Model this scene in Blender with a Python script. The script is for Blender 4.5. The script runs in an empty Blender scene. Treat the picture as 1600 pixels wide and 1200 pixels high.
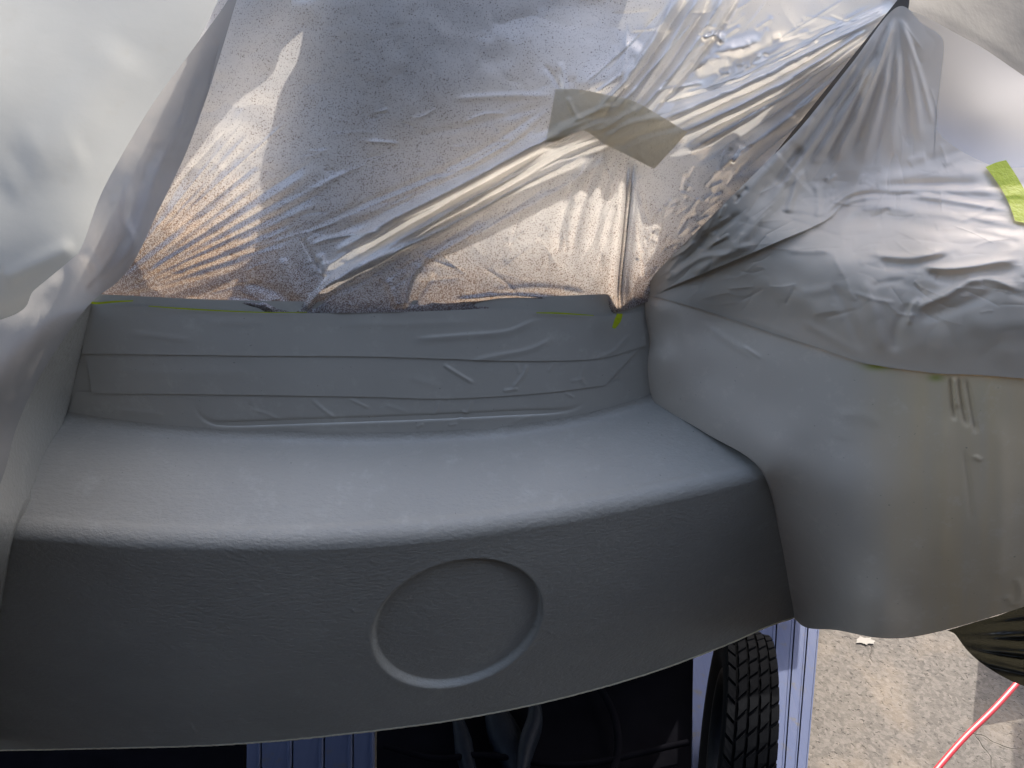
import bpy, bmesh, math, random
import numpy as np
from mathutils import Vector
from mathutils.geometry import tessellate_polygon

random.seed(7)
rng = np.random.RandomState(11)
R = math.radians
scene = bpy.context.scene
C = scene.collection

# ------------------------------------------------------------------ camera
H = 1.95                       # lens height above the concrete
PITCH = R(36.0)
FPX = 1244.0                   # focal length in pixels of a 1600 px wide frame
cam_d = bpy.data.cameras.new('camera')
cam_d.sensor_width = 36.0
cam_d.lens = 36.0 * FPX / 1600.0
cam_d.clip_start = 0.02
cam_d.clip_end = 2000
cam = bpy.data.objects.new('camera', cam_d)
C.objects.link(cam)
cam.location = (0, 0, H)
cam.rotation_euler = (R(90) - PITCH, 0, 0)
scene.camera = cam

# ------------------------------------------------------------------ light
SUN_EL, SUN_AZ = R(43), R(33)  # azimuth measured from +Y towards +X
SUN = np.array([math.sin(SUN_AZ) * math.cos(SUN_EL), math.cos(SUN_AZ) * math.cos(SUN_EL), math.sin(SUN_EL)])
world = bpy.data.worlds.new('World')
scene.world = world
world.use_nodes = True
wn = world.node_tree
for n in list(wn.nodes):
    wn.nodes.remove(n)
sky = wn.nodes.new('ShaderNodeTexSky')
sky.sky_type = 'NISHITA'
sky.sun_disc = False
sky.sun_elevation = SUN_EL
sky.sun_rotation = SUN_AZ
sky.air_density = 1.0
sky.dust_density = 4.5
sky.ozone_density = 0.3
bg = wn.nodes.new('ShaderNodeBackground')
bg.inputs['Strength'].default_value = 0.15
wo = wn.nodes.new('ShaderNodeOutputWorld')
wn.links.new(sky.outputs[0], bg.inputs[0])
wn.links.new(bg.outputs[0], wo.inputs[0])
sd = bpy.data.lights.new('sun', 'SUN')
sd.energy = 2.0
sd.angle = R(0.5)
sd.color = (1.0, 0.94, 0.85)
so = bpy.data.objects.new('sun', sd)
C.objects.link(so)
so.location = (2, 3, 5)
so.rotation_euler = Vector(SUN).to_track_quat('Z', 'Y').to_euler()

vs = scene.view_settings
vs.view_transform = 'Standard'
vs.look = 'None'
vs.gamma = 1.0
vs.exposure = 2.33
vs.use_curve_mapping = False

# ------------------------------------------------------------------ geometry helpers
cP, sP = math.cos(PITCH), math.sin(PITCH)


def ray(u, v):
    """direction of the line of sight; u, v in pixels of the 1600 x 1200 photograph"""
    u = np.asarray(u, float); v = np.asarray(v, float)
    x = (u - 800) / FPX; y = -(v - 600) / FPX
    return np.stack([x, cP + y * sP, -sP + y * cP], -1)


def at_y(u, v, Y):
    """world point at forward distance Y"""
    r = ray(u, v)
    p = r * (np.asarray(Y) / r[..., 1])[..., None]
    p[..., 2] += H
    return p


def at_z(u, v, z):
    r = ray(u, v)
    p = r * ((z - H) / r[..., 2])[..., None]
    p[..., 2] += H
    return p


def to_px(p):
    p = np.asarray(p, float)
    x, y, z = p[..., 0], p[..., 1], p[..., 2] - H
    f = y * cP - z * sP
    up = y * sP + z * cP
    return 800 + FPX * x / f, 600 - FPX * up / f


class Field:
    """smooth surface through scattered (u, v, Y) points (thin-plate spline)"""
    def __init__(self, pts):
        p = np.array(pts, float)
        self.c = p[:, :2] / 400.0
        n = len(p)
        A = np.zeros((n + 3, n + 3))
        A[:n, :n] = self.phi(self.c[:, None] - self.c[None]) + np.eye(n) * 1e-4
        A[:n, n] = 1; A[:n, n + 1:] = self.c
        A[n, :n] = 1; A[n + 1:, :n] = self.c.T
        b = np.zeros(n + 3); b[:n] = p[:, 2]
        self.w = np.linalg.solve(A, b)

    @staticmethod
    def phi(d):
        r2 = (d ** 2).sum(-1)
        return np.where(r2 > 1e-12, 0.5 * r2 * np.log(np.maximum(r2, 1e-12)), 0)

    def __call__(self, u, v):
        q = np.stack([np.asarray(u, float), np.asarray(v, float)], -1) / 400.0
        n = len(self.c)
        out = self.w[n] + q @ self.w[n + 1:]
        for i in range(n):
            out = out + self.w[i] * self.phi(q - self.c[i])
        return out


def spline(pts, n):
    """smooth resample of a polyline: Catmull-Rom through its knots, even in knot number"""
    p = np.array(pts, float)
    k = len(p)
    t = np.linspace(0, k - 1, n)
    i = np.clip(t.astype(int), 0, k - 2)
    f = (t - i)[:, None]
    P = np.vstack([2 * p[0] - p[1], p, 2 * p[-1] - p[-2]])
    a, b, c, d = P[i], P[i + 1], P[i + 2], P[i + 3]
    return 0.5 * (2 * b + (c - a) * f + (2 * a - 5 * b + 4 * c - d) * f ** 2 + (3 * b - a - 3 * c + d) * f ** 3)


def seg_dist(u, v, pts):
    """distance to a polyline, position along it (0..1), signed side"""
    best = np.full(u.shape, 1e9); tt = np.zeros(u.shape); side = np.zeros(u.shape)
    pts = np.array(pts, float)
    L = np.sqrt(((pts[1:] - pts[:-1]) ** 2).sum(1)); cum = np.concatenate([[0], np.cumsum(L)])
    for i in range(len(pts) - 1):
        a, b = pts[i], pts[i + 1]
        d = b - a
        t = np.clip(((u - a[0]) * d[0] + (v - a[1]) * d[1]) / (L[i] ** 2), 0, 1)
        dx = u - a[0] - t * d[0]; dy = v - a[1] - t * d[1]
        r = np.hypot(dx, dy)
        m = r < best
        best[m] = r[m]; tt[m] = ((cum[i] + t * L[i]) / cum[-1])[m]
        side[m] = np.sign(d[0] * dy - d[1] * dx)[m]
    return best, tt, side


def ridges(u, v, items):
    """sum of folds. item = (points, width px, height mm, sharp 0/1, asym)"""
    out = np.zeros(u.shape)
    for it in items:
        pts, w, h = it[0], it[1], it[2]
        sharp = it[3] if len(it) > 3 else 0
        asym = it[4] if len(it) > 4 else 1.0
        P = np.array(pts)
        lo = P.min(0) - 5 * w * max(1, asym); hi = P.max(0) + 5 * w * max(1, asym)
        m = (u > lo[0]) & (u < hi[0]) & (v > lo[1]) & (v < hi[1])
        if not m.any():
            continue
        sp = spline(pts, 4 * len(pts)) if len(pts) > 2 else P
        d, t, s = seg_dist(u[m], v[m], sp)
        ww = np.where(s > 0, w * asym, w)
        prof = np.exp(-d / ww) if sharp else np.exp(-(d / ww) ** 2)
        taper = np.clip(np.minimum(t / 0.18, (1 - t) / 0.18), 0, 1)
        taper = taper * taper * (3 - 2 * taper)
        taper = 0.0 + 1.0 * taper
        out[m] += h * 0.001 * prof * taper
    return out


def vnoise(u, v, scale, seed=0, octaves=3):
    """smooth value noise on pixel coordinates"""
    out = np.zeros(u.shape); amp = 1.0; tot = 0
    for o in range(octaves):
        r = np.random.RandomState(seed * 13 + o)
        G = r.rand(128, 128)
        x = u / scale * (2 ** o) + 37.3; y = v / scale * (2 ** o) + 11.7
        xi = np.floor(x).astype(int); yi = np.floor(y).astype(int)
        fx = x - xi; fy = y - yi
        fx = fx * fx * (3 - 2 * fx); fy = fy * fy * (3 - 2 * fy)
        g = lambda a, b: G[a % 128, b % 128]
        out += amp * ((g(xi, yi) * (1 - fx) + g(xi + 1, yi) * fx) * (1 - fy) + (g(xi, yi + 1) * (1 - fx) + g(xi + 1, yi + 1) * fx) * fy)
        tot += amp; amp *= 0.5
    return out / tot * 2 - 1


def sstep(a, b, x):
    t = np.clip((x - a) / (b - a), 0, 1)
    return t * t * (3 - 2 * t)


def mesh_obj(name, verts, faces, mat, parent=None, smooth=True):
    me = bpy.data.meshes.new(name)
    if isinstance(faces, np.ndarray):
        nf = len(faces)
        me.vertices.add(len(verts)); me.vertices.foreach_set('co', np.ascontiguousarray(verts, np.float32).ravel())
        me.loops.add(nf * 4); me.loops.foreach_set('vertex_index', faces.astype(np.int32).ravel())
        me.polygons.add(nf)
        me.polygons.foreach_set('loop_start', np.arange(0, nf * 4, 4, dtype=np.int32))
        me.polygons.foreach_set('loop_total', np.full(nf, 4, np.int32))
        me.update(calc_edges=True)
    else:
        me.from_pydata([tuple(p) for p in verts], [], faces)
        me.update()
    if smooth:
        me.polygons.foreach_set('use_smooth', np.ones(len(me.polygons), bool))
    me.materials.append(mat)
    o = bpy.data.objects.new(name, me)
    C.objects.link(o)
    if parent:
        o.parent = parent
    return o


def grid_faces(ns, nt):
    i = np.arange(ns * nt).reshape(nt, ns)
    return np.stack([i[:-1, :-1], i[1:, :-1], i[1:, 1:], i[:-1, 1:]], -1).reshape(-1, 4)


def grid_obj(name, P, mat, parent=None, attrs=None):
    nt, ns = P.shape[:2]
    o = mesh_obj(name, P.reshape(-1, 3), grid_faces(ns, nt), mat, parent)
    for k, a in (attrs or {}).items():
        at = o.data.attributes.new(k, 'FLOAT', 'POINT')
        at.data.foreach_set('value', np.ascontiguousarray(a, np.float32).ravel())
    return o


def uvgrid(A, B, ns, nt):
    a = spline(A, ns); b = spline(B, ns)
    t = np.linspace(0, 1, nt)[:, None, None]
    g = a[None] * (1 - t) + b[None] * t
    return g[..., 0], g[..., 1]


def tag(o, label, cat, group=None):
    o['label'] = label; o['category'] = cat
    if group:
        o['group'] = group
    return o


def struct(o):
    o['kind'] = 'structure'
    return o


def empty(name, loc=(0, 0, 0)):
    o = bpy.data.objects.new(name, None)
    C.objects.link(o)
    o.empty_display_size = 0.05
    o.location = loc
    return o


def inside(u, v, poly):
    p = np.array(poly); r = np.zeros(u.shape, bool)
    j = len(p) - 1
    for i in range(len(p)):
        xi, yi = p[i]; xj, yj = p[j]
        c = ((yi > v) != (yj > v)) & (u < (xj - xi) * (v - yi) / (yj - yi + 1e-12) + xi)
        r ^= c; j = i
    return r


# ------------------------------------------------------------------ materials
def new_mat(name):
    m = bpy.data.materials.new(name); m.use_nodes = True
    nt = m.node_tree
    for n in list(nt.nodes):
        nt.nodes.remove(n)
    out = nt.nodes.new('ShaderNodeOutputMaterial')
    N = lambda t, **k: mk(nt, t, **k)
    return m, nt, out, N


def mk(nt, t, **k):
    n = nt.nodes.new(t)
    for a, b in k.items():
        if hasattr(n, a):
            setattr(n, a, b)
        else:
            n.inputs[a].default_value = b
    return n


def noise(nt, coord, scale, detail=3, rough=0.55):
    n = nt.nodes.new('ShaderNodeTexNoise')
    n.inputs['Scale'].default_value = scale
    n.inputs['Detail'].default_value = detail
    n.inputs['Roughness'].default_value = rough
    nt.links.new(coord, n.inputs['Vector'])
    return n.outputs['Fac']


def ramp(nt, fac, stops):
    n = nt.nodes.new('ShaderNodeValToRGB')
    e = n.color_ramp.elements
    while len(e) < len(stops):
        e.new(0.5)
    for i, (p, c) in enumerate(stops):
        e[i].position = p
        e[i].color = (c, c, c, 1) if isinstance(c, (int, float)) else (*c, 1)
    nt.links.new(fac, n.inputs[0])
    return n.outputs[0]


def math_n(nt, op, a, b=None, clamp=False):
    n = nt.nodes.new('ShaderNodeMath'); n.operation = op; n.use_clamp = clamp
    for i, x in enumerate((a, b)):
        if x is None:
            continue
        if isinstance(x, (int, float)):
            n.inputs[i].default_value = x
        else:
            nt.links.new(x, n.inputs[i])
    return n.outputs[0]


def mixc(nt, fac, a, b):
    n = nt.nodes.new('ShaderNodeMix'); n.data_type = 'RGBA'
    for s, x in ((n.inputs[0], fac), (n.inputs[6], a), (n.inputs[7], b)):
        if isinstance(x, (int, float)):
            s.default_value = x
        elif isinstance(x, tuple):
            s.default_value = (*x, 1)
        else:
            nt.links.new(x, s)
    return n.outputs[2]


def bump(nt, h, strength, dist, normal=None):
    n = nt.nodes.new('ShaderNodeBump')
    n.inputs['Strength'].default_value = strength
    n.inputs['Distance'].default_value = dist
    nt.links.new(h, n.inputs['Height'])
    if normal is not None:
        nt.links.new(normal, n.inputs['Normal'])
    return n.outputs[0]


def geo_pos(nt):
    return nt.nodes.new('ShaderNodeNewGeometry').outputs['Position']


def attr(nt, name):
    n = nt.nodes.new('ShaderNodeAttribute'); n.attribute_name = name
    return n.outputs['Fac']


def simple(name, col, rough=0.5, metal=0.0, nscale=40, namp=0.25, bscale=None, bdist=0.0005, spec=0.5):
    m, nt, out, N = new_mat(name)
    p = geo_pos(nt)
    f = noise(nt, p, nscale, 4)
    c0 = tuple(x * (1 - namp) for x in col); c1 = tuple(min(1, x * (1 + namp)) for x in col)
    b = N('ShaderNodeBsdfPrincipled')
    nt.links.new(mixc(nt, f, c0, c1), b.inputs['Base Color'])
    b.inputs['Roughness'].default_value = rough
    b.inputs['Metallic'].default_value = metal
    b.inputs['Specular IOR Level'].default_value = spec
    if bscale:
        nt.links.new(bump(nt, noise(nt, p, bscale, 3), 0.6, bdist), b.inputs['Normal'])
    nt.links.new(b.outputs[0], out.inputs[0])
    return m


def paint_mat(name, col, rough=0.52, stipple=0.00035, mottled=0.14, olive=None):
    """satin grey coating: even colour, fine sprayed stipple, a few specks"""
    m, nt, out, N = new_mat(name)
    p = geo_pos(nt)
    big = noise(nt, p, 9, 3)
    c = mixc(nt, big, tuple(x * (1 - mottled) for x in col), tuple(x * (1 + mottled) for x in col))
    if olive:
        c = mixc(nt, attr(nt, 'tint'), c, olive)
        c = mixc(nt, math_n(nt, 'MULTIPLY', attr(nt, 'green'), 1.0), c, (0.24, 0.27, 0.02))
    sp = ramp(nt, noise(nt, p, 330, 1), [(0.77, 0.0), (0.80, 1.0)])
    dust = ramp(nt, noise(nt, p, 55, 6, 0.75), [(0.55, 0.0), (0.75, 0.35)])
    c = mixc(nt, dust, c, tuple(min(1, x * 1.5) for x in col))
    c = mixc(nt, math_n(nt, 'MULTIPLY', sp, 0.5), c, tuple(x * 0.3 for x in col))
    b = N('ShaderNodeBsdfPrincipled')
    nt.links.new(c, b.inputs['Base Color'])
    b.inputs['Specular IOR Level'].default_value = 0.4
    rr = ramp(nt, noise(nt, p, 30, 3), [(0.3, rough - 0.05), (0.7, rough + 0.07)])
    nt.links.new(rr, b.inputs['Roughness'])
    mp = nt.nodes.new('ShaderNodeMapping'); mp.inputs['Scale'].default_value = (0.6, 1.0, 1.0)
    nt.links.new(p, mp.inputs['Vector'])
    n1 = bump(nt, noise(nt, mp.outputs[0], 330, 3, 0.65), 0.7, stipple)
    nt.links.new(bump(nt, noise(nt, p, 60, 2), 0.25, 0.0006, n1), b.inputs['Normal'])
    nt.links.new(b.outputs[0], out.inputs[0])
    return m


def film_mat(name, base, trans, spray_d, spray_t, clear=0.10, gloss=0.22, tf=0.5, speck_scale=520, bumpd=0.0004, speck=1.0, veil_k=0.35):
    """thin masking film: diffuse + translucent + sheen, specked with overspray by the 'spray' attribute"""
    m, nt, out, N = new_mat(name)
    p = geo_pos(nt)
    s = attr(nt, 'spray')
    fine = noise(nt, p, speck_scale, 2, 0.6)
    # the denser the spray the lower the threshold a speck has to pass
    thr = math_n(nt, 'SUBTRACT', 0.67, math_n(nt, 'MULTIPLY', s, 0.30))
    k = math_n(nt, 'MULTIPLY', math_n(nt, 'SUBTRACT', fine, thr), 5.2, True)
    k = math_n(nt, 'MULTIPLY', k, speck)
    veil = math_n(nt, 'MULTIPLY', s, veil_k)
    mask = math_n(nt, 'MAXIMUM', k, veil, True)
    coarse = ramp(nt, noise(nt, p, 150, 2), [(0.75, 0.0), (0.79, 0.8)])
    mask = math_n(nt, 'MAXIMUM', mask, math_n(nt, 'MULTIPLY', coarse, math_n(nt, 'MULTIPLY', math_n(nt, 'ADD', s, 0.25, True), speck)), True)
    cl = noise(nt, p, 14, 4)
    b0 = mixc(nt, cl, tuple(x * 0.9 for x in base), base)
    t0 = mixc(nt, cl, tuple(x * 0.88 for x in trans), trans)
    cd = mixc(nt, mask, b0, spray_d)
    thick = math_n(nt, 'MULTIPLY', math_n(nt, 'SUBTRACT', s, 0.5), 2.2, True)
    gm = sum(spray_t) / 3
    ct = mixc(nt, mask, t0, mixc(nt, thick, (gm * 1.12, gm * 1.04, gm), spray_t))
    nrm = bump(nt, noise(nt, p, 70, 4), 0.5, bumpd)
    d = N('ShaderNodeBsdfDiffuse'); t = N('ShaderNodeBsdfTranslucent'); g = N('ShaderNodeBsdfGlossy')
    g.inputs['Roughness'].default_value = 0.2
    tr = N('ShaderNodeBsdfTransparent')
    nt.links.new(cd, d.inputs[0]); nt.links.new(ct, t.inputs[0])
    for x in (d, t, g):
        nt.links.new(nrm, x.inputs['Normal'])
    m1 = N('ShaderNodeMixShader'); m1.inputs[0].default_value = tf
    nt.links.new(d.outputs[0], m1.inputs[1]); nt.links.new(t.outputs[0], m1.inputs[2])
    lw = N('ShaderNodeLayerWeight'); lw.inputs[0].default_value = 0.35
    nt.links.new(nrm, lw.inputs['Normal'])
    gf = math_n(nt, 'MULTIPLY', math_n(nt, 'ADD', math_n(nt, 'MULTIPLY', lw.outputs['Facing'], 0.8), 0.15), gloss, True)
    gf = math_n(nt, 'MULTIPLY', gf, math_n(nt, 'SUBTRACT', 1.0, math_n(nt, 'MULTIPLY', mask, 0.6)))
    m2 = N('ShaderNodeMixShader')
    nt.links.new(gf, m2.inputs[0]); nt.links.new(m1.outputs[0], m2.inputs[1]); nt.links.new(g.outputs[0], m2.inputs[2])
    m3 = N('ShaderNodeMixShader')
    nt.links.new(math_n(nt, 'MULTIPLY', math_n(nt, 'SUBTRACT', 1.0, mask), clear), m3.inputs[0])
    nt.links.new(m2.outputs[0], m3.inputs[1]); nt.links.new(tr.outputs[0], m3.inputs[2])
    nt.links.new(m3.outputs[0], out.inputs[0])
    return m


def concrete_mat():
    m, nt, out, N = new_mat('weathered_concrete')
    p = geo_pos(nt)
    base = mixc(nt, ramp(nt, noise(nt, p, 2.2, 4), [(0.35, 0.0), (0.65, 1.0)]), (0.050, 0.0455, 0.041), (0.067, 0.060, 0.052))
    warm = ramp(nt, noise(nt, p, 5.5, 3), [(0.5, 0.0), (0.72, 0.7)])
    base = mixc(nt, warm, base, (0.120, 0.097, 0.073))
    v = nt.nodes.new('ShaderNodeTexVoronoi'); v.inputs['Scale'].default_value = 105
    nt.links.new(p, v.inputs['Vector'])
    gsel = ramp(nt, v.outputs['Color'], [(0.25, 0.0), (0.8, 1.0)])
    base = mixc(nt, math_n(nt, 'MULTIPLY', gsel, 0.35), base, (0.135, 0.122, 0.11))
    pits = ramp(nt, noise(nt, p, 75, 3, 0.65), [(0.60, 0.0), (0.66, 1.0)])
    dens = ramp(nt, noise(nt, p, 4.0, 3), [(0.3, 0.35), (0.65, 1.0)])
    pm = math_n(nt, 'MULTIPLY', pits, dens)
    base = mixc(nt, math_n(nt, 'MULTIPLY', pm, 0.75), base, (0.035, 0.029, 0.025))
    grey = ramp(nt, noise(nt, p, 11, 3), [(0.60, 0.0), (0.74, 0.4)])
    base = mixc(nt, grey, base, (0.09, 0.084, 0.078))
    mg = nt.nodes.new('ShaderNodeMapping')
    nt.links.new(p, mg.inputs['Vector']); mg.inputs['Scale'].default_value = (1, 1, 0.0)
    cr = nt.nodes.new('ShaderNodeTexVoronoi'); cr.feature = 'DISTANCE_TO_EDGE'; cr.inputs['Scale'].default_value = 3.1
    ad = nt.nodes.new('ShaderNodeVectorMath'); ad.operation = 'ADD'
    ns = nt.nodes.new('ShaderNodeTexNoise'); ns.inputs['Scale'].default_value = 9
    nt.links.new(p, ns.inputs['Vector'])
    sc = nt.nodes.new('ShaderNodeVectorMath'); sc.operation = 'SCALE'; sc.inputs['Scale'].default_value = 0.12
    nt.links.new(ns.outputs['Color'], sc.inputs[0]); nt.links.new(mg.outputs[0], ad.inputs[0]); nt.links.new(sc.outputs[0], ad.inputs[1])
    nt.links.new(ad.outputs[0], cr.inputs['Vector'])
    crack = ramp(nt, cr.outputs['Distance'], [(0.0, 1.0), (0.008, 0.0)])
    crm = math_n(nt, 'MULTIPLY', crack, ramp(nt, noise(nt, p, 3.0, 2), [(0.55, 0.0), (0.6, 0.9)]))
    base = mixc(nt, crm, base, (0.05, 0.043, 0.035))
    b = N('ShaderNodeBsdfPrincipled')
    nt.links.new(base, b.inputs['Base Color'])
    b.inputs['Roughness'].default_value = 0.92
    h = math_n(nt, 'SUBTRACT', noise(nt, p, 60, 5), math_n(nt, 'ADD', pm, crm))
    nt.links.new(bump(nt, h, 0.7, 0.004), b.inputs['Normal'])
    nt.links.new(b.outputs[0], out.inputs[0])
    return m


def alu_mat(name='brushed_aluminium', dirt=0.5):
    m, nt, out, N = new_mat(name)
    p = geo_pos(nt)
    mp = nt.nodes.new('ShaderNodeMapping'); mp.inputs['Scale'].default_value = (160, 3, 160)
    nt.links.new(p, mp.inputs['Vector'])
    st = noise(nt, mp.outputs[0], 1.0, 3)
    c = mixc(nt, st, (0.028, 0.040, 0.085), (0.044, 0.057, 0.108))
    d = ramp(nt, noise(nt, p, 26, 5, 0.7), [(0.58, 0.0), (0.66, 1.0)])
    c = mixc(nt, math_n(nt, 'MULTIPLY', d, dirt), c, (0.05, 0.05, 0.055))
    b = N('ShaderNodeBsdfPrincipled')
    nt.links.new(c, b.inputs['Base Color'])
    b.inputs['Metallic'].default_value = 0.0
    b.inputs['Specular IOR Level'].default_value = 0.06
    nt.links.new(ramp(nt, st, [(0.2, 0.42), (0.8, 0.6)]), b.inputs['Roughness'])
    nt.links.new(bump(nt, st, 0.3, 0.0008), b.inputs['Normal'])
    nt.links.new(b.outputs[0], out.inputs[0])
    return m


def tape_mat(name, col, tcol, tf=0.35, rough=0.5):
    m, nt, out, N = new_mat(name)
    p = geo_pos(nt)
    f = noise(nt, p, 120, 3)
    c = mixc(nt, f, tuple(x * 0.85 for x in col), col)
    sp = ramp(nt, noise(nt, p, 600, 1), [(0.68, 0.0), (0.72, 0.7)])
    c = mixc(nt, sp, c, tuple(x * 0.5 for x in col))
    b = N('ShaderNodeBsdfPrincipled'); b.inputs['Roughness'].default_value = rough
    nt.links.new(c, b.inputs['Base Color'])
    t = N('ShaderNodeBsdfTranslucent'); t.inputs[0].default_value = (*tcol, 1)
    nb = bump(nt, noise(nt, p, 330, 3), 0.7, 0.0009)
    nt.links.new(nb, b.inputs['Normal'])
    mx = N('ShaderNodeMixShader'); mx.inputs[0].default_value = tf
    nt.links.new(b.outputs[0], mx.inputs[1]); nt.links.new(t.outputs[0], mx.inputs[2])
    nt.links.new(mx.outputs[0], out.inputs[0])
    return m


GREY = (0.272, 0.256, 0.218)
M = {
    'paint': paint_mat('satin_grey_coating', GREY, stipple=0.0011),
    'wallpaint': paint_mat('grey_coating_over_tape', (0.325, 0.305, 0.26), 0.45, 0.00012, 0.16),
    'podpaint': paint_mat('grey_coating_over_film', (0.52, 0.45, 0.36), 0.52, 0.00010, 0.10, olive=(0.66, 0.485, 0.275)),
    'rawedge': simple('raw_cut_fibreglass', (0.80, 0.73, 0.56), 0.8, 0, 300, 0.3, 500, 0.001),
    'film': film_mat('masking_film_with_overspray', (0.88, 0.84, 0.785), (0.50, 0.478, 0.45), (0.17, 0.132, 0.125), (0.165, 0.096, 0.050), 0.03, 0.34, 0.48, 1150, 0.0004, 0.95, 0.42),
    'leftfilm': film_mat('hazy_masking_film', (0.27, 0.26, 0.248), (0.30, 0.29, 0.28), (0.48, 0.46, 0.43), (0.2, 0.18, 0.15), 0.15, 0.08, 0.4, 520, 0.0012, 0.15, 0.9),
    'podfilm': film_mat('grey_veiled_film', (0.60, 0.54, 0.465), (0.52, 0.48, 0.43), (0.40, 0.358, 0.295), (0.16, 0.14, 0.11), 0.10, 0.05, 0.14, 700, 0.0004, 0.06, 1.0),
    'palefilm': film_mat('pale_dusty_film', (0.235, 0.239, 0.222), (0.27, 0.27, 0.255), (0.19, 0.186, 0.165), (0.3, 0.28, 0.22), 0.0, 0.1, 0.3, 45, 0.0004, 0.45, 0.3),
    'darkfilm': film_mat('dark_painted_film', (0.016, 0.0155, 0.012), (0.02, 0.019, 0.012), (0.007, 0.007, 0.006), (0.03, 0.03, 0.02), 0.0, 0.10, 0.25),
    'whitepanel': simple('white_painted_metal', (0.25, 0.26, 0.30), 0.5, 0, 12, 0.06),
    'beige': simple('dusty_beige_cover', (0.085, 0.08, 0.073), 0.8, 0, 10, 0.12, 60, 0.001),
    'cabwall': simple('grey_cab_panel', (0.07, 0.07, 0.072), 0.6, 0, 8, 0.1),  # only for the added panels that shape the sunlight
    'masking': tape_mat('beige_masking_tape', (0.36, 0.335, 0.265), (0.74, 0.66, 0.50), 0.42),
    'lime': tape_mat('lime_green_tape', (0.36, 0.42, 0.006), (0.36, 0.42, 0.01), 0.2),
    'concrete': concrete_mat(),
    'alu': alu_mat(),
    'alu_dirty': alu_mat('stained_aluminium', 0.9),
    'black': simple('black_underbody', (0.003, 0.003, 0.004), 0.95, 0, 20, 0.5, spec=0.0),  # near-black; also on the shade trays and added light blockers
    'steel': simple('dull_dark_steel', (0.0045, 0.006, 0.009), 0.6, 0.0, 60, 0.5, 200, 0.001, spec=0.08),
    'rubber': simple('black_tyre_rubber', (0.0035, 0.004, 0.005), 0.85, 0, 90, 0.35, 400, 0.0006, spec=0.03),
    'red': simple('red_cable_sheath', (0.30, 0.006, 0.016), 0.45, 0, 60, 0.15),
    'whitespill': simple('spilt_white_paint', (0.15, 0.143, 0.132), 0.8, 0, 120, 0.12),
}

# ------------------------------------------------------------------ plan curves of the moulded body
ZS = H - 0.42                   # height of the step at its front edge
TILT = 0.016                    # how much higher it is at the back
fe = np.array([(20, 824), (200, 837), (420, 841), (600, 834), (800, 811), (1000, 775), (1120, 751), (1190, 732)])
be = np.array([(100, 655), (200, 672), (330, 683), (580, 690), (700, 687), (850, 672), (1020, 628)])
bo = np.array([(-60, 1173), (0, 1172), (200, 1168), (420, 1158), (600, 1139), (800, 1108), (1000, 1056), (1120, 1013), (1200, 978), (1236, 966)])
Fp = at_z(fe[:, 0], fe[:, 1], ZS); Bp = at_z(be[:, 0], be[:, 1], ZS + TILT)
Fc = np.polyfit(Fp[:, 0], Fp[:, 1], 4); Bc = np.polyfit(Bp[:, 0], Bp[:, 1], 4)
fY = lambda x: np.polyval(np.polyder(Fc), -0.36) * np.minimum(0, x + 0.36) + np.polyval(Fc, np.clip(x, -0.36, 0.225)) + np.polyval(np.polyder(Fc), 0.225) * np.maximum(0, x - 0.225)
bY = lambda x: np.polyval(Bc, np.clip(x, -0.46, 0.16)) + np.polyval(np.polyder(Bc), 0.16) * np.maximum(0, x - 0.16)


def on_curve(u, v, f, lean=0.0):
    """pixel to a point of the upright surface above / below a plan curve"""
    u = np.asarray(u, float); v = np.asarray(v, float)
    r = ray(u, v); Y = np.full(u.shape, 0.5)
    for _ in range(60):
        t = Y / r[..., 1]
        z = r[..., 2] * t + H
        Y = 0.5 * Y + 0.5 * (f(r[..., 0] * t) + lean * (z - ZS))
    return at_y(u, v, Y)


LEAN = 0.12
FACE_LEAN = 0.13
Qp = on_curve(bo[:, 0], bo[:, 1], lambda x: fY(x) - FACE_LEAN * 0.013, -FACE_LEAN)
Qs = spline(Qp, 200)
xq0, xq1 = Qp[0, 0], Qp[-1, 0]
print('F', Fp.round(3).tolist()); print('B', Bp.round(3).tolist()); print('Q', Qp.round(3).tolist())
wt = on_curve(np.array([130, 560, 1000.]), np.array([474, 488, 480.]), bY, LEAN)
print('walltop', wt.round(3).tolist())

# ------------------------------------------------------------------ ground
g = 400.0
ground = struct(mesh_obj('ground', [(-g, -g, 0), (g, -g, 0), (g, g, 0), (-g, g, 0)], [(0, 1, 2, 3)], M['concrete'], smooth=False))

# unseen dark blocker added behind the camera to keep the face in shade
M['shed'] = simple('dark_shed_boards', (0.006, 0.006, 0.0065), 0.9, 0, 6, 0.4, spec=0.1)
struct(mesh_obj('wall_back', [(-9, -2.2, 0), (9, -2.2, 0), (9, -2.2, 4.3), (-9, -2.2, 4.3)], [(3, 2, 1, 0)], M['shed'], smooth=False))

# ------------------------------------------------------------------ moulded fibreglass body
body = empty('moulded_body', (0, 0.5, 0))
tag(body, 'grey sprayed fibreglass body moulding with a step and a round recess', 'body panel')


def put(o, parent):
    o.parent = parent
    o.matrix_parent_inverse = parent.matrix_world.inverted() if parent.matrix_world else o.matrix_parent_inverse
    return o


bpy.context.view_layer.update()
NX = 860
XL = -0.78
q_ = on_curve(np.array([1243.]), np.array([968.]), lambda x: fY(x) - FACE_LEAN * 0.013, -FACE_LEAN)[0]
xr_b = at_z(np.array([1030.]), np.array([630.]), ZS + TILT)[0, 0]; xr_f = at_z(np.array([1200.]), np.array([742.]), ZS)[0, 0]; xr_q = q_[0] + 0.012
RF, RB = 0.013, 0.008
n_step, n_nose, n_face = 60, 12, 230


def row(xr):
    x = np.linspace(XL, xr, NX)
    return x, bY(np.clip(x, -0.5, 0.3)), fY(x)


rows = []
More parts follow.
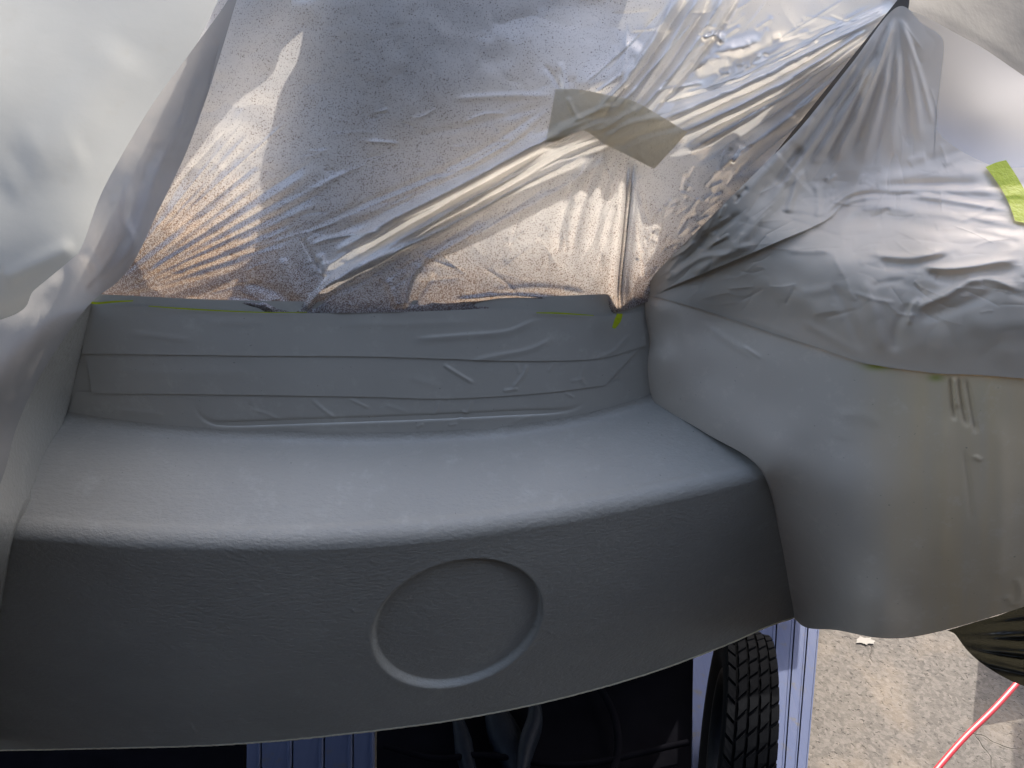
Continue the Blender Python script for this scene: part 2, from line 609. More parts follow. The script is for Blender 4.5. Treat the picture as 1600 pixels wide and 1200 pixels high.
# profile from the foot of the back wall over the step, round the nose and down the face
for k in range(5):                               # concave fillet at the wall
    a = k / 5 * math.pi / 2
    x, yB, yF = row(xr_b + 0.02)
    rows.append(np.stack([x, yB + 0.002 - RB * (1 - math.cos(a)), np.full(NX, ZS + TILT + RB * (1 - math.sin(a)))], -1))
for k in range(n_step):
    t = k / (n_step - 1)
    x, yB, yF = row(xr_b + 0.02 + (xr_f + 0.012 - xr_b - 0.02) * t)
    y = (yB - RB) * (1 - t) + (yF + RF) * t
    rows.append(np.stack([x, y, np.full(NX, ZS) + TILT * (1 - t) + 0.003 * math.sin(math.pi * t)], -1))
x, yB, yF = row(xr_f + 0.012)
for k in range(1, n_nose):
    a = k / n_nose * math.pi / 2
    rows.append(np.stack([x, yF + RF - RF * math.sin(a), np.full(NX, ZS - RF + RF * math.cos(a))], -1))
for k in range(n_face):
    t = k / (n_face - 1)
    x, yB, yF = row(xr_f + 0.012 + (xr_q - xr_f - 0.004) * t)
    zb = np.interp(x, Qs[:, 0], Qs[:, 2])
    z = (ZS - RF) * (1 - t) + zb * t
    rows.append(np.stack([x, yF + FACE_LEAN * (ZS - z - RF) - 0.003 * math.sin(math.pi * t), z], -1))
xs = x
P = np.array(rows)
# round recess in the face
pu, pv = to_px(P)
du, dv = pu - 714, -(pv - 974)
Cov = np.array([[134.0 ** 2, 31 * 101], [31 * 101, 101.0 ** 2]])
Ci = np.linalg.inv(Cov)
rr = np.sqrt(Ci[0, 0] * du * du + 2 * Ci[0, 1] * du * dv + Ci[1, 1] * dv * dv)
face_rows = np.arange(len(rows))[:, None] >= 5 + n_step + n_nose - 1
P[..., 1] += np.where(face_rows, 0.0066 * (1 - sstep(0.958, 1.0, rr)), 0)
P[..., 1] -= np.where(face_rows, 0.0002 * np.exp(-((rr - 1.03) / 0.03) ** 2), 0)
# nibs of dust under the coating and one scratch
for nu, nv, nr, nh in [(553, 954, 2.6, 0.7), (860, 988, 2.4, 0.6), (665, 962, 2.2, 0.5), (404, 918, 2.2, 0.4), (45, 1155, 3, 0.6), (310, 1158, 2.4, 0.5), (930, 905, 2, 0.4), (1105, 940, 2.2, 0.4), (210, 1010, 2, 0.4), (480, 1080, 2, 0.35), (765, 1090, 2, 0.4), (130, 930, 2, 0.3)]:
    P[..., 1] -= np.where(face_rows, nh * 0.001 * np.exp(-((pu - nu) ** 2 + (pv - nv) ** 2) / nr ** 2), 0)
P[..., 1] -= np.where(face_rows, ridges(pu, pv, [([(297, 1128), (302, 1140), (307, 1148)], 2.0, 0.7)]), 0)
# faint unevenness of a hand-laid moulding
P[..., 1] += np.where(face_rows, 0.0004 * vnoise(pu, pv, 140, 5, 2), 0)
P[..., 2] += np.where(~face_rows, 0.0005 * vnoise(pu, pv, 160, 6, 2), 0)
skin = grid_obj('outer_skin', P, M['paint'], body)
# raw cut edge and the inner face behind it
edge_top = P[-1]
TH = 0.0042
e_n = 5
er = []
wob = 0.0006 * vnoise(pu[-1] * 1.0, pv[-1] * 0, 6, 3, 2)
for k in range(e_n):
    t = k / (e_n - 1)
    q = edge_top.copy()
    q[:, 1] += -0.0012 + TH * t
    q[:, 2] += -0.0015 * math.sin(math.pi * t) + wob - 0.0003 - 0.0014 * t * 0
    er.append(q)
er.insert(0, edge_top + np.array([0, -0.0014, 0.0030]) + np.stack([wob * 0, wob * 0, wob], -1))
grid_obj('raw_edge', np.array(er), M['rawedge'], body)
inner = np.array([er[-1] + np.array([0, 0.0004, 0.0]), P[-8] + np.array([0, 0.016, 0.0]), P[5 + n_step + n_nose + 10] + np.array([0, 0.020, 0.0]), np.stack([xs, yF + 0.03, np.full(NX, ZS - 0.02)], -1), np.stack([xs, yB, np.full(NX, ZS - 0.02)], -1)])
grid_obj('inner_face', inner[:, ::20], M['black'], body)

# back wall, all masked and oversprayed
tl = [(60, 470), (130, 474), (240, 478), (400, 487), (560, 488), (700, 484), (800, 481), (930, 493), (968, 498), (1010, 478), (1060, 470)]
bl = [(30, 640), (100, 662), (200, 679), (330, 692), (580, 700), (700, 697), (850, 682), (1000, 643), (1060, 620)]


def wall_patch(name, A, B, ns, nt, off, mat, folds, parent=None, nz=0.0):
    u, v = uvgrid(A, B, ns, nt)
    Pw = on_curve(u, v, bY, LEAN)
    d = off + 0.55 * ridges(u, v, folds) + nz * vnoise(u, v, 60, 9, 3)
    Pw = at_y(u, v, Pw[..., 1] - d)
    return grid_obj(name, Pw, mat, parent)


wall_patch('back_wall', [(60, 455), (400, 470), (700, 468), (1060, 455)], [(20, 640), (330, 694), (700, 700), (1065, 612)], 200, 40, 0.0, M['wallpaint'], [], body)
# three strips of tape, each with its own edge and wrinkles
wr_top = [
    ([(640, 530), (720, 524), (790, 518), (830, 503), (850, 498)], 3.0, 1.1, 0, 2.2),
    ([(730, 566), (775, 556), (830, 545), (870, 525)], 3.5, 1.0, 0, 1.6),
    ([(200, 520), (270, 528), (300, 531)], 5, 0.5),
    ([(230, 556), (300, 557)], 2.5, 0.35, 1), ([(520, 505), (640, 507), (760, 500)], 6, 0.35),
    ([(930, 560), (960, 548), (985, 520)], 3.5, 0.7), ([(300, 500), (420, 505)], 8, 0.4),
]
wr_mid = [
    ([(690, 568), (712, 582), (742, 600)], 2.6, 1.3), ([(824, 568), (818, 585), (800, 608)], 2.6, 1.3),
    ([(808, 568), (811, 585)], 2.2, 0.9), ([(785, 611), (811, 607)], 2.4, 1.1),
    ([(868, 565), (855, 582)], 2.5, 0.6), ([(915, 567), (908, 592), (920, 605)], 3, 0.6),
    ([(160, 580), (300, 584), (420, 580)], 9, 0.4), ([(640, 590), (690, 605)], 6, 0.35), ([(890, 596), (915, 592)], 3, 0.6),
]
plate = [(296, 618), (303, 632), (312, 648), (330, 660), (360, 663), (480, 659), (600, 655), (700, 651), (800, 646), (880, 642), (908, 632), (916, 612)]
wr_low = [
    (plate, 4.0, -3.4, 0, 0.7), ([(p[0] + 2, p[1] + 7) for p in plate], 4, 0.3),
    ([(485, 622), (505, 640), (528, 656)], 2.2, 1.0), ([(545, 622), (560, 630), (578, 638)], 2.2, 0.8),
    ([(395, 640), (420, 648), (440, 658)], 2.4, 0.6), ([(392, 622), (393, 634)], 2, 0.7),
    ([(685, 622), (682, 642), (668, 656)], 2.2, 0.9), ([(738, 624), (728, 645), (714, 656)], 2.2, 1.0), ([(720, 642), (740, 650)], 2, 0.9),
    ([(170, 640), (260, 648)], 5, 0.5), ([(600, 632), (640, 645)], 3, 0.4), ([(880, 612), (898, 622)], 2, 0.7),
    ([(650, 668), (662, 662)], 2.2, 0.8), ([(700, 665), (715, 662)], 2, 0.8), ([(800, 660), (830, 650)], 3, 0.5), ([(440, 670), (560, 676)], 5, 0.4),
]
G_T = 'painted-over tape strips on the back wall'
o = wall_patch('masking_tape', [(118, 612), (300, 612), (560, 616), (700, 618), (850, 610), (985, 592)],
               [(100, 660), (300, 687), (560, 697), (700, 694), (850, 679), (1012, 632)], 420, 60, 0.0007, M['wallpaint'], wr_low, None, 0.00020)
tag(o, 'lowest grey painted tape strip on the back wall, with a plate outline pressed through', 'masking tape', G_T)
o = wall_patch('masking_tape', [(132, 550), (300, 552), (560, 554), (700, 556), (850, 553), (1008, 535)],
               [(144, 615), (300, 616), (560, 620), (700, 623), (850, 614), (946, 602)], 420, 50, 0.0016, M['wallpaint'], wr_mid, None, 0.00018)
tag(o, 'middle grey painted tape strip on the back wall, with short diagonal creases', 'masking tape', G_T)
o = wall_patch('masking_tape', [(138, 476), (240, 479), (400, 488), (560, 489), (700, 485), (800, 482), (930, 494), (1004, 486)],
               [(128, 553), (240, 554), (400, 556), (560, 557), (700, 561), (800, 564), (930, 561), (1010, 540)], 420, 60, 0.0025, M['wallpaint'], wr_top, None, 0.00022)
tag(o, 'topmost grey painted tape strip on the back wall, just under the film', 'masking tape', G_T)

# ------------------------------------------------------------------ right pod (bulging corner of the body)
yb_r = float(on_curve(np.array([1020.]), np.array([628.]), bY)[0, 1])
yf_r = float(on_curve(np.array([1192.]), np.array([738.]), fY)[0, 1])
yq_r = float(on_curve(np.array([1238.]), np.array([966.]), fY, -FACE_LEAN)[0, 1]) - 0.004
yt_r = float(on_curve(np.array([1015.]), np.array([470.]), bY, LEAN)[0, 1])
print('right pod', yb_r, yf_r, yq_r, yt_r)
p0 = on_curve(np.array([1022.]), np.array([627.]), bY)[0]; p1 = at_z(np.array([1196.]), np.array([741.]), ZS)[0]


def plan_curve(pts):
    c = spline(pts, 200)
    o_ = np.argsort(c[:, 0])
    return lambda x: np.interp(x, c[o_, 0], c[o_, 1])


def pod_surface(plan, off):
    def f(u, v):
        u = np.asarray(u, float); v = np.asarray(v, float)
        r = ray(u, v); Y = np.full(u.shape, 0.45)
        for _ in range(80):
            t = Y / r[..., 1]
            z = r[..., 2] * t + H
            Yn = plan(r[..., 0] * t) + FACE_LEAN * (np.logaddexp(0, (ZS - 0.02 - z) / 0.03) * 0.03 - 0.004) + LEAN * np.logaddexp(0, (z - ZS - 0.03) / 0.02) * 0.02
            Y = 0.6 * Y + 0.4 * Yn
        return Y - off
    return f


podY = pod_surface(plan_curve([(p0[0] - 0.06, p0[1] + 0.05), (p0[0], p0[1]), (p1[0], p1[1]), (p1[0] + 0.055, p1[1] - 0.040), (p1[0] + 0.13, p1[1] - 0.068), (p1[0] + 0.26, p1[1] - 0.075), (p1[0] + 0.42, p1[1] - 0.055), (p1[0] + 0.58, p1[1] - 0.02), (p1[0] + 0.72, p1[1] + 0.06), (p1[0] + 0.80, p1[1] + 0.20), (p1[0] + 0.84, p1[1] + 0.6)]), 0.004)
cylY = podY
seam = []
for k in range(6):
    t = k / 5
    pu_, pv_ = 1021 + (1196 - 1021) * t, 627 + (741 - 627) * t
    seam.append((pu_, pv_, float(at_z(np.array([pu_]), np.array([pv_]), ZS + TILT * (1 - t))[0, 1]) - 0.001))
for k in range(1, 7):
    t = k / 6
    pu_, pv_ = 1196 + (1243 - 1196) * t, 741 + (967 - 741) * t
    seam.append((pu_, pv_, float(on_curve(np.array([pu_]), np.array([pv_]), lambda x: fY(x) - FACE_LEAN * 0.013, -FACE_LEAN)[0, 1]) - 0.003))
far_ = [(pu_, pv_, float(cylY(np.array([pu_ * 1.0]), np.array([pv_ * 1.0]))[0])) for pu_ in (1340, 1420, 1520, 1640, 1760) for pv_ in (460, 580, 700, 820, 940, 1010)]
top_ = [(1000, 460, yt_r + 0.006), (1008, 540, (yt_r + yb_r) / 2 + 0.006), (1012, 626, yb_r + 0.006), (1024, 480, yt_r - 0.014), (1030, 560, (yt_r + yb_r) / 2 - 0.014), *[(a_, b_, float(cylY(np.array([a_ * 1.0]), np.array([b_ * 1.0]))[0])) for a_, b_ in ((1110, 590), (1190, 640), (1190, 560), (1260, 600), (1255, 700), (1300, 760), (1110, 510))]]
podF = Field(seam + far_ + top_)


def podY(u, v):
    w_ = sstep(1560, 1700, np.asarray(u, float))
    return podF(np.minimum(u, 1760), v) * (1 - w_) + (cylY(u, v) * w_ if np.any(w_ > 0) else 0)

uA = [(1004, 455), (1100, 470), (1200, 505), (1330, 550), (1400, 560), (1480, 570), (1600, 578), (1760, 580)]
uB = [(1021, 628), (1110, 682), (1195, 740), (1226, 850), (1243, 967), (1400, 995), (1600, 945), (1760, 880)]
u, v = uvgrid([(996, 456), (1060, 468), (1120, 486), (1200, 513), (1330, 557), (1420, 574), (1500, 581), (1600, 587), (1760, 594), (2000, 600), (2400, 600)],
              [(1010, 624), (1105, 678), (1194, 738), (1222, 850), (1243, 967), (1310, 985), (1420, 996), (1600, 948), (1760, 890), (2000, 850), (2400, 830)], 340, 200)
pod_f = [
    ([(1485, 588), (1488, 620), (1492, 660)], 3, -1.6), ([(1497, 588), (1502, 630), (1512, 670)], 3, -1.6), ([(1510, 590), (1518, 640), (1526, 680)], 3, -1.4),
    ([(1491, 588), (1496, 640)], 3, 1.2), ([(1506, 700), (1514, 760), (1520, 820)], 3, -0.8), ([(1522, 712), (1533, 720)], 3, 0.8),
    ([(1449, 560), (1453, 580)], 2, 1.5), ([(1480, 640), (1478, 720), (1470, 900)], 12, 0.8), ([(1560, 640), (1565, 800), (1555, 930)], 14, 0.7),
    ([(1330, 640), (1310, 690)], 12, 0.25), ([(1300, 650), (1340, 645), (1380, 665)], 9, 0.25), ([(1160, 540), (1190, 560)], 3, 0.6),
    ([(1040, 480), (1060, 560), (1045, 640)], 14, -1.2), ([(1090, 500), (1180, 560)], 6, 0.5), ([(1588, 900), (1596, 930), (1585, 950)], 3, 0.9), ([(1572, 930), (1585, 948)], 3, 0.8),
]
Y = podY(u, v) - ridges(u, v, pod_f) - 0.0006 * vnoise(u, v, 120, 4, 3)
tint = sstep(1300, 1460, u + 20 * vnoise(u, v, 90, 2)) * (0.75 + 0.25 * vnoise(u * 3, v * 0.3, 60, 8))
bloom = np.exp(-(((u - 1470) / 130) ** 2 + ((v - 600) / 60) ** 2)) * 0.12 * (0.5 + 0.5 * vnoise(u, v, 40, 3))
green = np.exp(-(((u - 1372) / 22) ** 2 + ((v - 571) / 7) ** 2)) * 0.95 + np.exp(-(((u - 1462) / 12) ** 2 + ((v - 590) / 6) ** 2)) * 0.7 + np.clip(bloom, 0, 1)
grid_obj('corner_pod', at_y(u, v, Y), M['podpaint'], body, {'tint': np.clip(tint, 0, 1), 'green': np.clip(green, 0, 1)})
# inward return of the pod's lower edge, extended to block light leaks
low = at_y(u[-1], v[-1], Y[-1])
ret = np.array([low, low + np.array([0, 0.006, -0.004]), low + np.array([0.0, 0.13, -0.028])])
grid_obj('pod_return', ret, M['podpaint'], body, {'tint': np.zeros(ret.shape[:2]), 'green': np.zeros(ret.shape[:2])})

# left pod
yb_l = float(on_curve(np.array([100.]), np.array([655.]), bY)[0, 1])
yf_l = float(on_curve(np.array([20.]), np.array([832.]), fY)[0, 1])
yt_l = float(on_curve(np.array([138.]), np.array([474.]), bY, LEAN)[0, 1])
print('left pod', yb_l, yf_l, yt_l)
lpY = Field([(142, 470, yt_l - 0.004), (122, 560, (yt_l + yb_l) / 2 - 0.004), (100, 652, yb_l - 0.005), (60, 742, (yb_l + yf_l) / 2 - 0.005), (22, 830, yf_l - 0.006), (4, 960, yf_l + 0.018), (-10, 1175, yf_l + 0.050),
             (0, 700, yf_l + 0.02), (-120, 830, yf_l - 0.06), (-150, 1150, yf_l - 0.02), (40, 520, yt_l - 0.06), (-100, 600, yf_l - 0.0)])
lpF = lpY


def lpY(u, v):
    w_ = sstep(-60, -200, np.asarray(u, float))
    return lpF(np.maximum(u, -200), v) * (1 - w_) + (yf_l - 0.055 + 0.02 * sstep(900, 1200, v)) * w_


u, v = uvgrid([(-1000, 760), (-1000, 790), (-1000, 830), (-1000, 900), (-1000, 1000), (-1000, 1100), (-1000, 1230)],
              [(143, 474), (124, 560), (101, 652), (58, 742), (20, 830), (0, 940), (-30, 1190)], 240, 90)
Y = lpY(u, v) - 0.0005 * vnoise(u, v, 100, 4, 3)
lp_edge = at_y(u[-1], v[-1], Y[-1])
lret = np.array([lp_edge, lp_edge + np.array([-0.004, 0.012, -0.004]), lp_edge + np.array([-0.01, 0.16, -0.03])])
grid_obj('pod_return', lret, M['paint'], body)  # strip added to stop light leaking behind the left pod
grid_obj('corner_pod', at_y(u, v, Y), M['paint'], body)

# ------------------------------------------------------------------ main film over the opening behind the wall
mainY = Field([(130, 474, yt_l + 0.002), (400, 487, wt[1, 1] + 0.002), (560, 488, wt[1, 1] - 0.002), (800, 481, wt[1, 1] + 0.01), (968, 498, yt_r - 0.012), (1010, 470, yt_r - 0.004),
               (560, 250, wt[1, 1] + 0.030), (560, 0, wt[1, 1] + 0.045), (300, 200, wt[1, 1] + 0.045), (350, -150, wt[1, 1] + 0.085), (900, 0, wt[1, 1] + 0.055), (960, 190, wt[1, 1] + 0.016),
               (1250, 200, wt[1, 1] + 0.048), (1400, 10, wt[1, 1] + 0.072), (1500, -150, wt[1, 1] + 0.10), (900, -150, wt[1, 1] + 0.07), (800, 380, wt[1, 1] + 0.016)])
folds = []
# fan out of the left corner
for a, L0, L1, w, h in [(-64 + 0, 20, 260, 9, 1.6), (-56, 40, 330, 9, 1.8), (-50, 30, 330, 7, 1.5), (-44, 40, 330, 8, 2.0), (-39, 30, 360, 6, 2.2), (-35, 40, 330, 5, 1.8),
                        (-31, 30, 420, 6, 3.0), (-27.5, 30, 480, 5, 2.4), (-24, 40, 400, 5, 2.6), (-20, 30, 330, 6, 2.2), (-16, 40, 260, 6, 1.4)]:
    ca, sa = math.cos(R(a)), math.sin(R(a))
    o0 = (148, 472)
    h *= 0.55
    folds.append(([(o0[0] + ca * L0, o0[1] + sa * L0), (o0[0] + ca * (L0 + L1) / 2, o0[1] + sa * (L0 + L1) / 2 + 4), (o0[0] + ca * L1, o0[1] + sa * L1)], w, h))
    folds.append(([(o0[0] + ca * L0 * 1.3, o0[1] + sa * L0 * 1.3 + 8), (o0[0] + ca * L1 * .9, o0[1] + sa * L1 * .9 + 14)], w * 0.8, -h * 0.7))
# long creases running into the beige tape from the left
for p, w, h in [([(430, 385), (560, 322), (720, 252), (870, 158)], 5, -1.8), ([(460, 372), (600, 312), (740, 255), (868, 176)], 4, 1.3), ([(500, 375), (650, 308), (780, 240), (872, 168)], 4, -1.8),
                ([(520, 350), (700, 290), (860, 205)], 7, 1.8), ([(700, 155), (790, 150), (868, 150)], 5, 0.9), ([(640, 215), (760, 190), (870, 158)], 6, -0.8),
                ([(875, 95), (880, 120), (884, 150)], 4, 1.2), ([(850, 100), (868, 125), (878, 145)], 4, -0.8)]:
    folds.append((p, w, h))
# gathered bundle, lower left to the tape
for p, w, h, s in [([(490, 455), (600, 388), (720, 318), (860, 232), (965, 185)], 8, 7, 0), ([(560, 360), (650, 322), (760, 270), (880, 205), (960, 180)], 7, 5, 0),
                   ([(505, 405), (540, 385), (600, 352), (700, 300), (820, 235), (950, 178)], 8, 8, 0), ([(480, 475), (560, 420), (700, 352), (840, 275), (985, 205)], 7, 7, 0),
                   ([(600, 400), (720, 335), (860, 262), (990, 215)], 5, -5, 0), ([(520, 425), (640, 352), (780, 275), (900, 212)], 5, -5, 0), ([(580, 365), (720, 300), (860, 225)], 4, -4, 0),
                   ([(640, 420), (720, 378), (850, 310), (960, 240)], 8, 3.5, 0), ([(480, 385), (520, 372), (600, 360)], 3, 2.5, 1), ([(498, 395), (505, 415), (503, 432)], 5, 3, 0),
                   ([(470, 370), (485, 395), (505, 430)], 3, -2.5, 0)]:
    folds.append((p, w, h, s))
# pleats at the foot of the film
for p, w, h in [([(475, 485), (500, 455), (530, 430)], 5, 3), ([(482, 488), (515, 462), (560, 440)], 4, -2), ([(630, 485), (640, 440), (660, 410)], 4, 3.5), ([(640, 484), (655, 460), (680, 425)], 5, -2.5),
                ([(622, 484), (610, 450), (600, 430)], 6, 1.5), ([(700, 470), (800, 462), (900, 472)], 4, 1.8), ([(730, 478), (800, 470), (870, 477)], 4, -1.5), ([(350, 470), (400, 476), (430, 485)], 5, 2),
                ([(760, 455), (850, 450), (930, 462)], 5, 1.0), ([(380, 440), (430, 455), (470, 480)], 8, -2), ([(440, 400), (455, 440), (465, 470)], 9, 2)]:
    folds.append((p, w, h))
# twisted cord hanging from the tape to the lime tab
cord = [(988, 250), (984, 300), (977, 370), (970, 440), (967, 498)]
folds.append((cord, 10, 12, 0))
for dx, h in ((-6, 4), (-1, -4), (3, 4), (8, -3)):
    folds.append(([(p[0] + dx * (1 - 0.12 * i), p[1]) for i, p in enumerate(cord)], 2.2, h, 0))
# scallops under the tape
for x0, x1 in ((925, 905), (945, 935), (960, 955), (905, 880)):
    folds.append(([(x0 + 30, 235), ((x0 + x1) / 2 + 12, 275), (x1, 340), (x1 - 12, 400)], 7, 2.6))
# bundle from the tape to the upper right
for x0, y0, x1, y1, w, h in [(925, 185, 1060, -10, 5, 4), (940, 182, 1082, -20, 5, -4), (955, 180, 1100, -20, 6, 6), (975, 185, 1120, -20, 5, -4), (985, 190, 1140, -20, 6, 6), (1000, 195, 1165, -20, 4, -4),
                             (1005, 200, 1400, 8, 9, 9), (1020, 212, 1402, 14, 6, -6), (1035, 220, 1402, 18, 9, 9), (1050, 235, 1403, 20, 5, -5), (1062, 245, 1404, 22, 8, 8), (1080, 262, 1405, 24, 6, -5),
                             (1120, 190, 1400, 5, 7, 5), (1090, 290, 1405, 26, 9, 6), (1130, 290, 1408, 30, 6, -5), (1150, 300, 1408, 30, 8, 6)]:
    mx, my = (x0 + x1) / 2 + 6, (y0 + y1) / 2 + 8
    folds.append(([(x0, y0), (mx, my), (x1, y1)], w, h))
for p, w, h in [([(1095, 60), (1120, 55), (1130, 70)], 5, 4), ([(1080, 110), (1130, 80), (1200, 62)], 12, 4), ([(1090, 130), (1160, 90), (1240, 50)], 8, -3), ([(1000, 60), (960, 110), (900, 140)], 25, 3)]:
    folds.append((p, w, h))
for _ in range(60):                                 # small crumples where film meets film on the right
    x = rng.uniform(990, 1150); y = 455 - (x - 1000) * 1.0 + rng.uniform(-90, 25)
    a = rng.uniform(-1.4, -0.4); L = rng.uniform(10, 34)
    folds.append(([(x, y), (x + L * math.cos(a) + rng.uniform(-5, 5), y + L * math.sin(a))], rng.uniform(2, 4), rng.choice([-1, 1]) * rng.uniform(0.9, 2.0), int(rng.rand() < .5)))
for _ in range(26):
    x = rng.uniform(1080, 1250); y = rng.uniform(40, 130)
    a = rng.uniform(-1.2, 0.2); L = rng.uniform(15, 50)
    folds.append(([(x, y), (x + L * math.cos(a), y + L * math.sin(a))], rng.uniform(3, 6), rng.choice([-1, 1]) * rng.uniform(0.7, 1.7), int(rng.rand() < .5)))
def rays(n, f, a0, a1, r0, r1, hmax, seed, wmax=3.5, conv=None):
    """long fine pleats running out of a gather"""
    r_ = np.random.RandomState(seed); out = []
    for _ in range(n):
        a_ = R(r_.uniform(a0, a1)); s0 = r_.uniform(r0, r0 + (r1 - r0) * 0.45); s1 = s0 + r_.uniform(0.25, 1.0) * (r1 - s0)
        bow = r_.normal(0, 0.03)
        pt = lambda q, b: (f[0] + math.cos(a_ + b) * q, f[1] + math.sin(a_ + b) * q)
        out.append(([pt(s0, 0), pt((s0 + s1) / 2, bow), pt(s1, bow * 1.4)], r_.uniform(1.4, wmax), r_.choice([-1, 1]) * r_.uniform(0.25, 1) * hmax, int(r_.rand() < 0.6), r_.uniform(1, 2.2)))
    return out


def along(path, n, spread, hmax, seed):
    """fine pleats running beside a gathered bundle"""
    r_ = np.random.RandomState(seed); out = []
    c_ = spline(path, 60)
    for _ in range(n):
        i0 = r_.randint(0, 35); i1 = min(59, i0 + r_.randint(12, 40))
        o0_, o1_ = r_.normal(0, spread), r_.normal(0, spread)
        k_ = np.linspace(i0, i1, 5).astype(int)
        d_ = c_[i1] - c_[i0]; nn = np.array([-d_[1], d_[0]]) / np.linalg.norm(d_)
        oo = np.linspace(o0_, o0_ * 0.6 + o1_ * 0.4, 5)
        out.append(([tuple(c_[k] + nn * o) for k, o in zip(k_, oo)], r_.uniform(1.4, 3.0), r_.choice([-1, 1]) * r_.uniform(0.3, 1) * hmax, int(r_.rand() < 0.6), r_.uniform(1, 2.2)))
    return out


folds += rays(46, (148, 472), -68, -14, 30, 430, 1.2, 21)
folds += along([(500, 440), (620, 372), (760, 295), (880, 225), (975, 188)], 46, 24, 1.7, 22)
folds += along([(930, 190), (1000, 105), (1100, -20)], 26, 20, 1.6, 23)
folds += along([(1000, 205), (1120, 160), (1260, 90), (1402, 18)], 46, 26, 1.8, 24)
folds += rays(24, (985, 240), 60, 130, 20, 220, 1.1, 25)


def creases(n, u0, u1, v0, v1, foci, hmax, seed):
    r_ = np.random.RandomState(seed); out = []
    for _ in range(n):
        x, y = r_.uniform(u0, u1), r_.uniform(v0, v1)
        fx, fy = foci[r_.randint(len(foci))]
        a_ = math.atan2(fy - y, fx - x) + r_.normal(0, 0.22)
        L = r_.uniform(14, 80)
        k_ = r_.normal(0, 0.10) * L
        dx, dy = math.cos(a_) * L / 2, math.sin(a_) * L / 2
        out.append(([(x - dx, y - dy), (x - dy / L * k_, y + dx / L * k_), (x + dx, y + dy)], r_.uniform(1.3, 2.6), r_.choice([-1, 1]) * r_.uniform(0.25, 1.0) * hmax, 1, r_.uniform(1, 2.5)))
    return out


folds += creases(70, 200, 640, 330, 490, [(150, 472)], 0.9, 1)
folds += creases(60, 480, 900, 170, 430, [(960, 190)], 1.1, 2)
folds += creases(80, 960, 1330, 0, 330, [(1402, 20), (985, 190)], 0.9, 3)
folds += creases(50, 640, 1020, 230, 490, [(968, 498), (985, 230)], 1.0, 4)
A = [(420, -160), (540, -160), (660, -160), (840, -160), (1000, -160), (1140, -160), (1260, -160), (1380, -160), (1530, -160)]
B = [(110, 470), (240, 479), (340, 484), (440, 488), (560, 489), (700, 485), (800, 482), (930, 494), (1030, 466)]
u, v = uvgrid(A, B, 620, 400)
fold_d = ridges(u, v, folds)
Y = mainY(u, v) - fold_d - 0.0022 * vnoise(u, v, 110, 21, 3) - 0.0012 * np.abs(vnoise(u, v, 45, 22, 2))
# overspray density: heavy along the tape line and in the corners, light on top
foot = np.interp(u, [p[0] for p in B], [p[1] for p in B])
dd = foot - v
spray = 0.45 + 0.66 * np.exp(-np.maximum(dd, 0) / 115) + 0.10 * vnoise(u, v, 120, 31) + 0.10 * vnoise(u, v, 25, 32)  # overspray; extra foot density also paints in the shade there
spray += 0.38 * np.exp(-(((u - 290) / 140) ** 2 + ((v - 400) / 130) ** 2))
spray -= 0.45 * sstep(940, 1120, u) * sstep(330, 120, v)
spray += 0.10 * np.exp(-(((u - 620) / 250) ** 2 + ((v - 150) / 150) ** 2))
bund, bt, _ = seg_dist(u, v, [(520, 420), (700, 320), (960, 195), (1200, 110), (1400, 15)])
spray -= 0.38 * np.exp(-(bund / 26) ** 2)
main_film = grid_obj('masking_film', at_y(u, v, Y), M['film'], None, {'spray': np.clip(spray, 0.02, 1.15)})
tag(main_film, 'translucent speckled masking film stretched and pleated above the grey back wall', 'plastic film')

# unseen panel added behind the film, openings shaped to cast the sun patches
FP = at_y(u, v, Y).reshape(-1, 3)
FB = at_y(u, v, mainY(u, v)).reshape(-1, 3)
pl, *_ = np.linalg.lstsq(np.stack([np.ones(len(FB)), FB[:, 0], FB[:, 2]], -1), FB[:, 1], rcond=None)
pl[0] += (FP[:, 1] - (pl[0] + pl[1] * FP[:, 0] + pl[2] * FP[:, 2])).max() + 0.012
PN = np.array([-pl[1], 1.0, -pl[2]])            # plane of the panel: PN . p = pl[0]


def behind(poly):
    """where the line from the film towards the sun meets the panel"""
    p = np.array(poly, float)
    q = at_y(p[:, 0], p[:, 1], np.clip(mainY(p[:, 0], p[:, 1]), 0.5, 0.74))
    t = (pl[0] - q @ PN) / (SUN @ PN)
    return q + SUN * t[:, None]


lit = [
    [(478, 40), (440, 75), (425, 115), (370, 155), (305, 235), (285, 260), (240, 340), (208, 400), (222, 420), (235, 446), (262, 458), (330, 438), (370, 420), (395, 400), (408, 340), (412, 300), (412, 260), (425, 200), (440, 140), (465, 95)],
    [(215, 482), (255, 468), (330, 448), (376, 428), (366, 450), (372, 474), (400, 489)],
    [(660, 492), (646, 452), (665, 412), (720, 378), (790, 350), (860, 315), (918, 290), (924, 303), (938, 288), (950, 306), (962, 300), (975, 276), (995, 268), (1003, 318), (1014, 345), (1034, 345), (1030, 380), (1018, 402), (1010, 425), (996, 436), (990, 495), (930, 500), (840, 492), (760, 488)],
    [(508, 430), (520, 402), (560, 376), (640, 330), (760, 262), (850, 210), (905, 205), (950, 228), (900, 258), (800, 296), (700, 342), (600, 395), (525, 436)],
    [(1000, -60), (962, 50), (925, 110), (890, 146), (960, 160), (1010, 190), (1070, 215), (1045, 246), (1110, 225), (1150, 190), (1150, 232), (1172, 225), (1235, 120), (1330, 55), (1400, 15), (1420, -60)],
]
outer = [(118, 500), (125, 470), (190, 360), (262, 230), (315, 80), (350, -40), (400, -200), (470, -520), (1000, -620), (1900, -900), (1900, -380), (1560, -310), (1460, -200), (1420, -100), (1375, 40), (1365, 160), (1300, 400), (1060, 498)]
outer_c = np.array(outer)
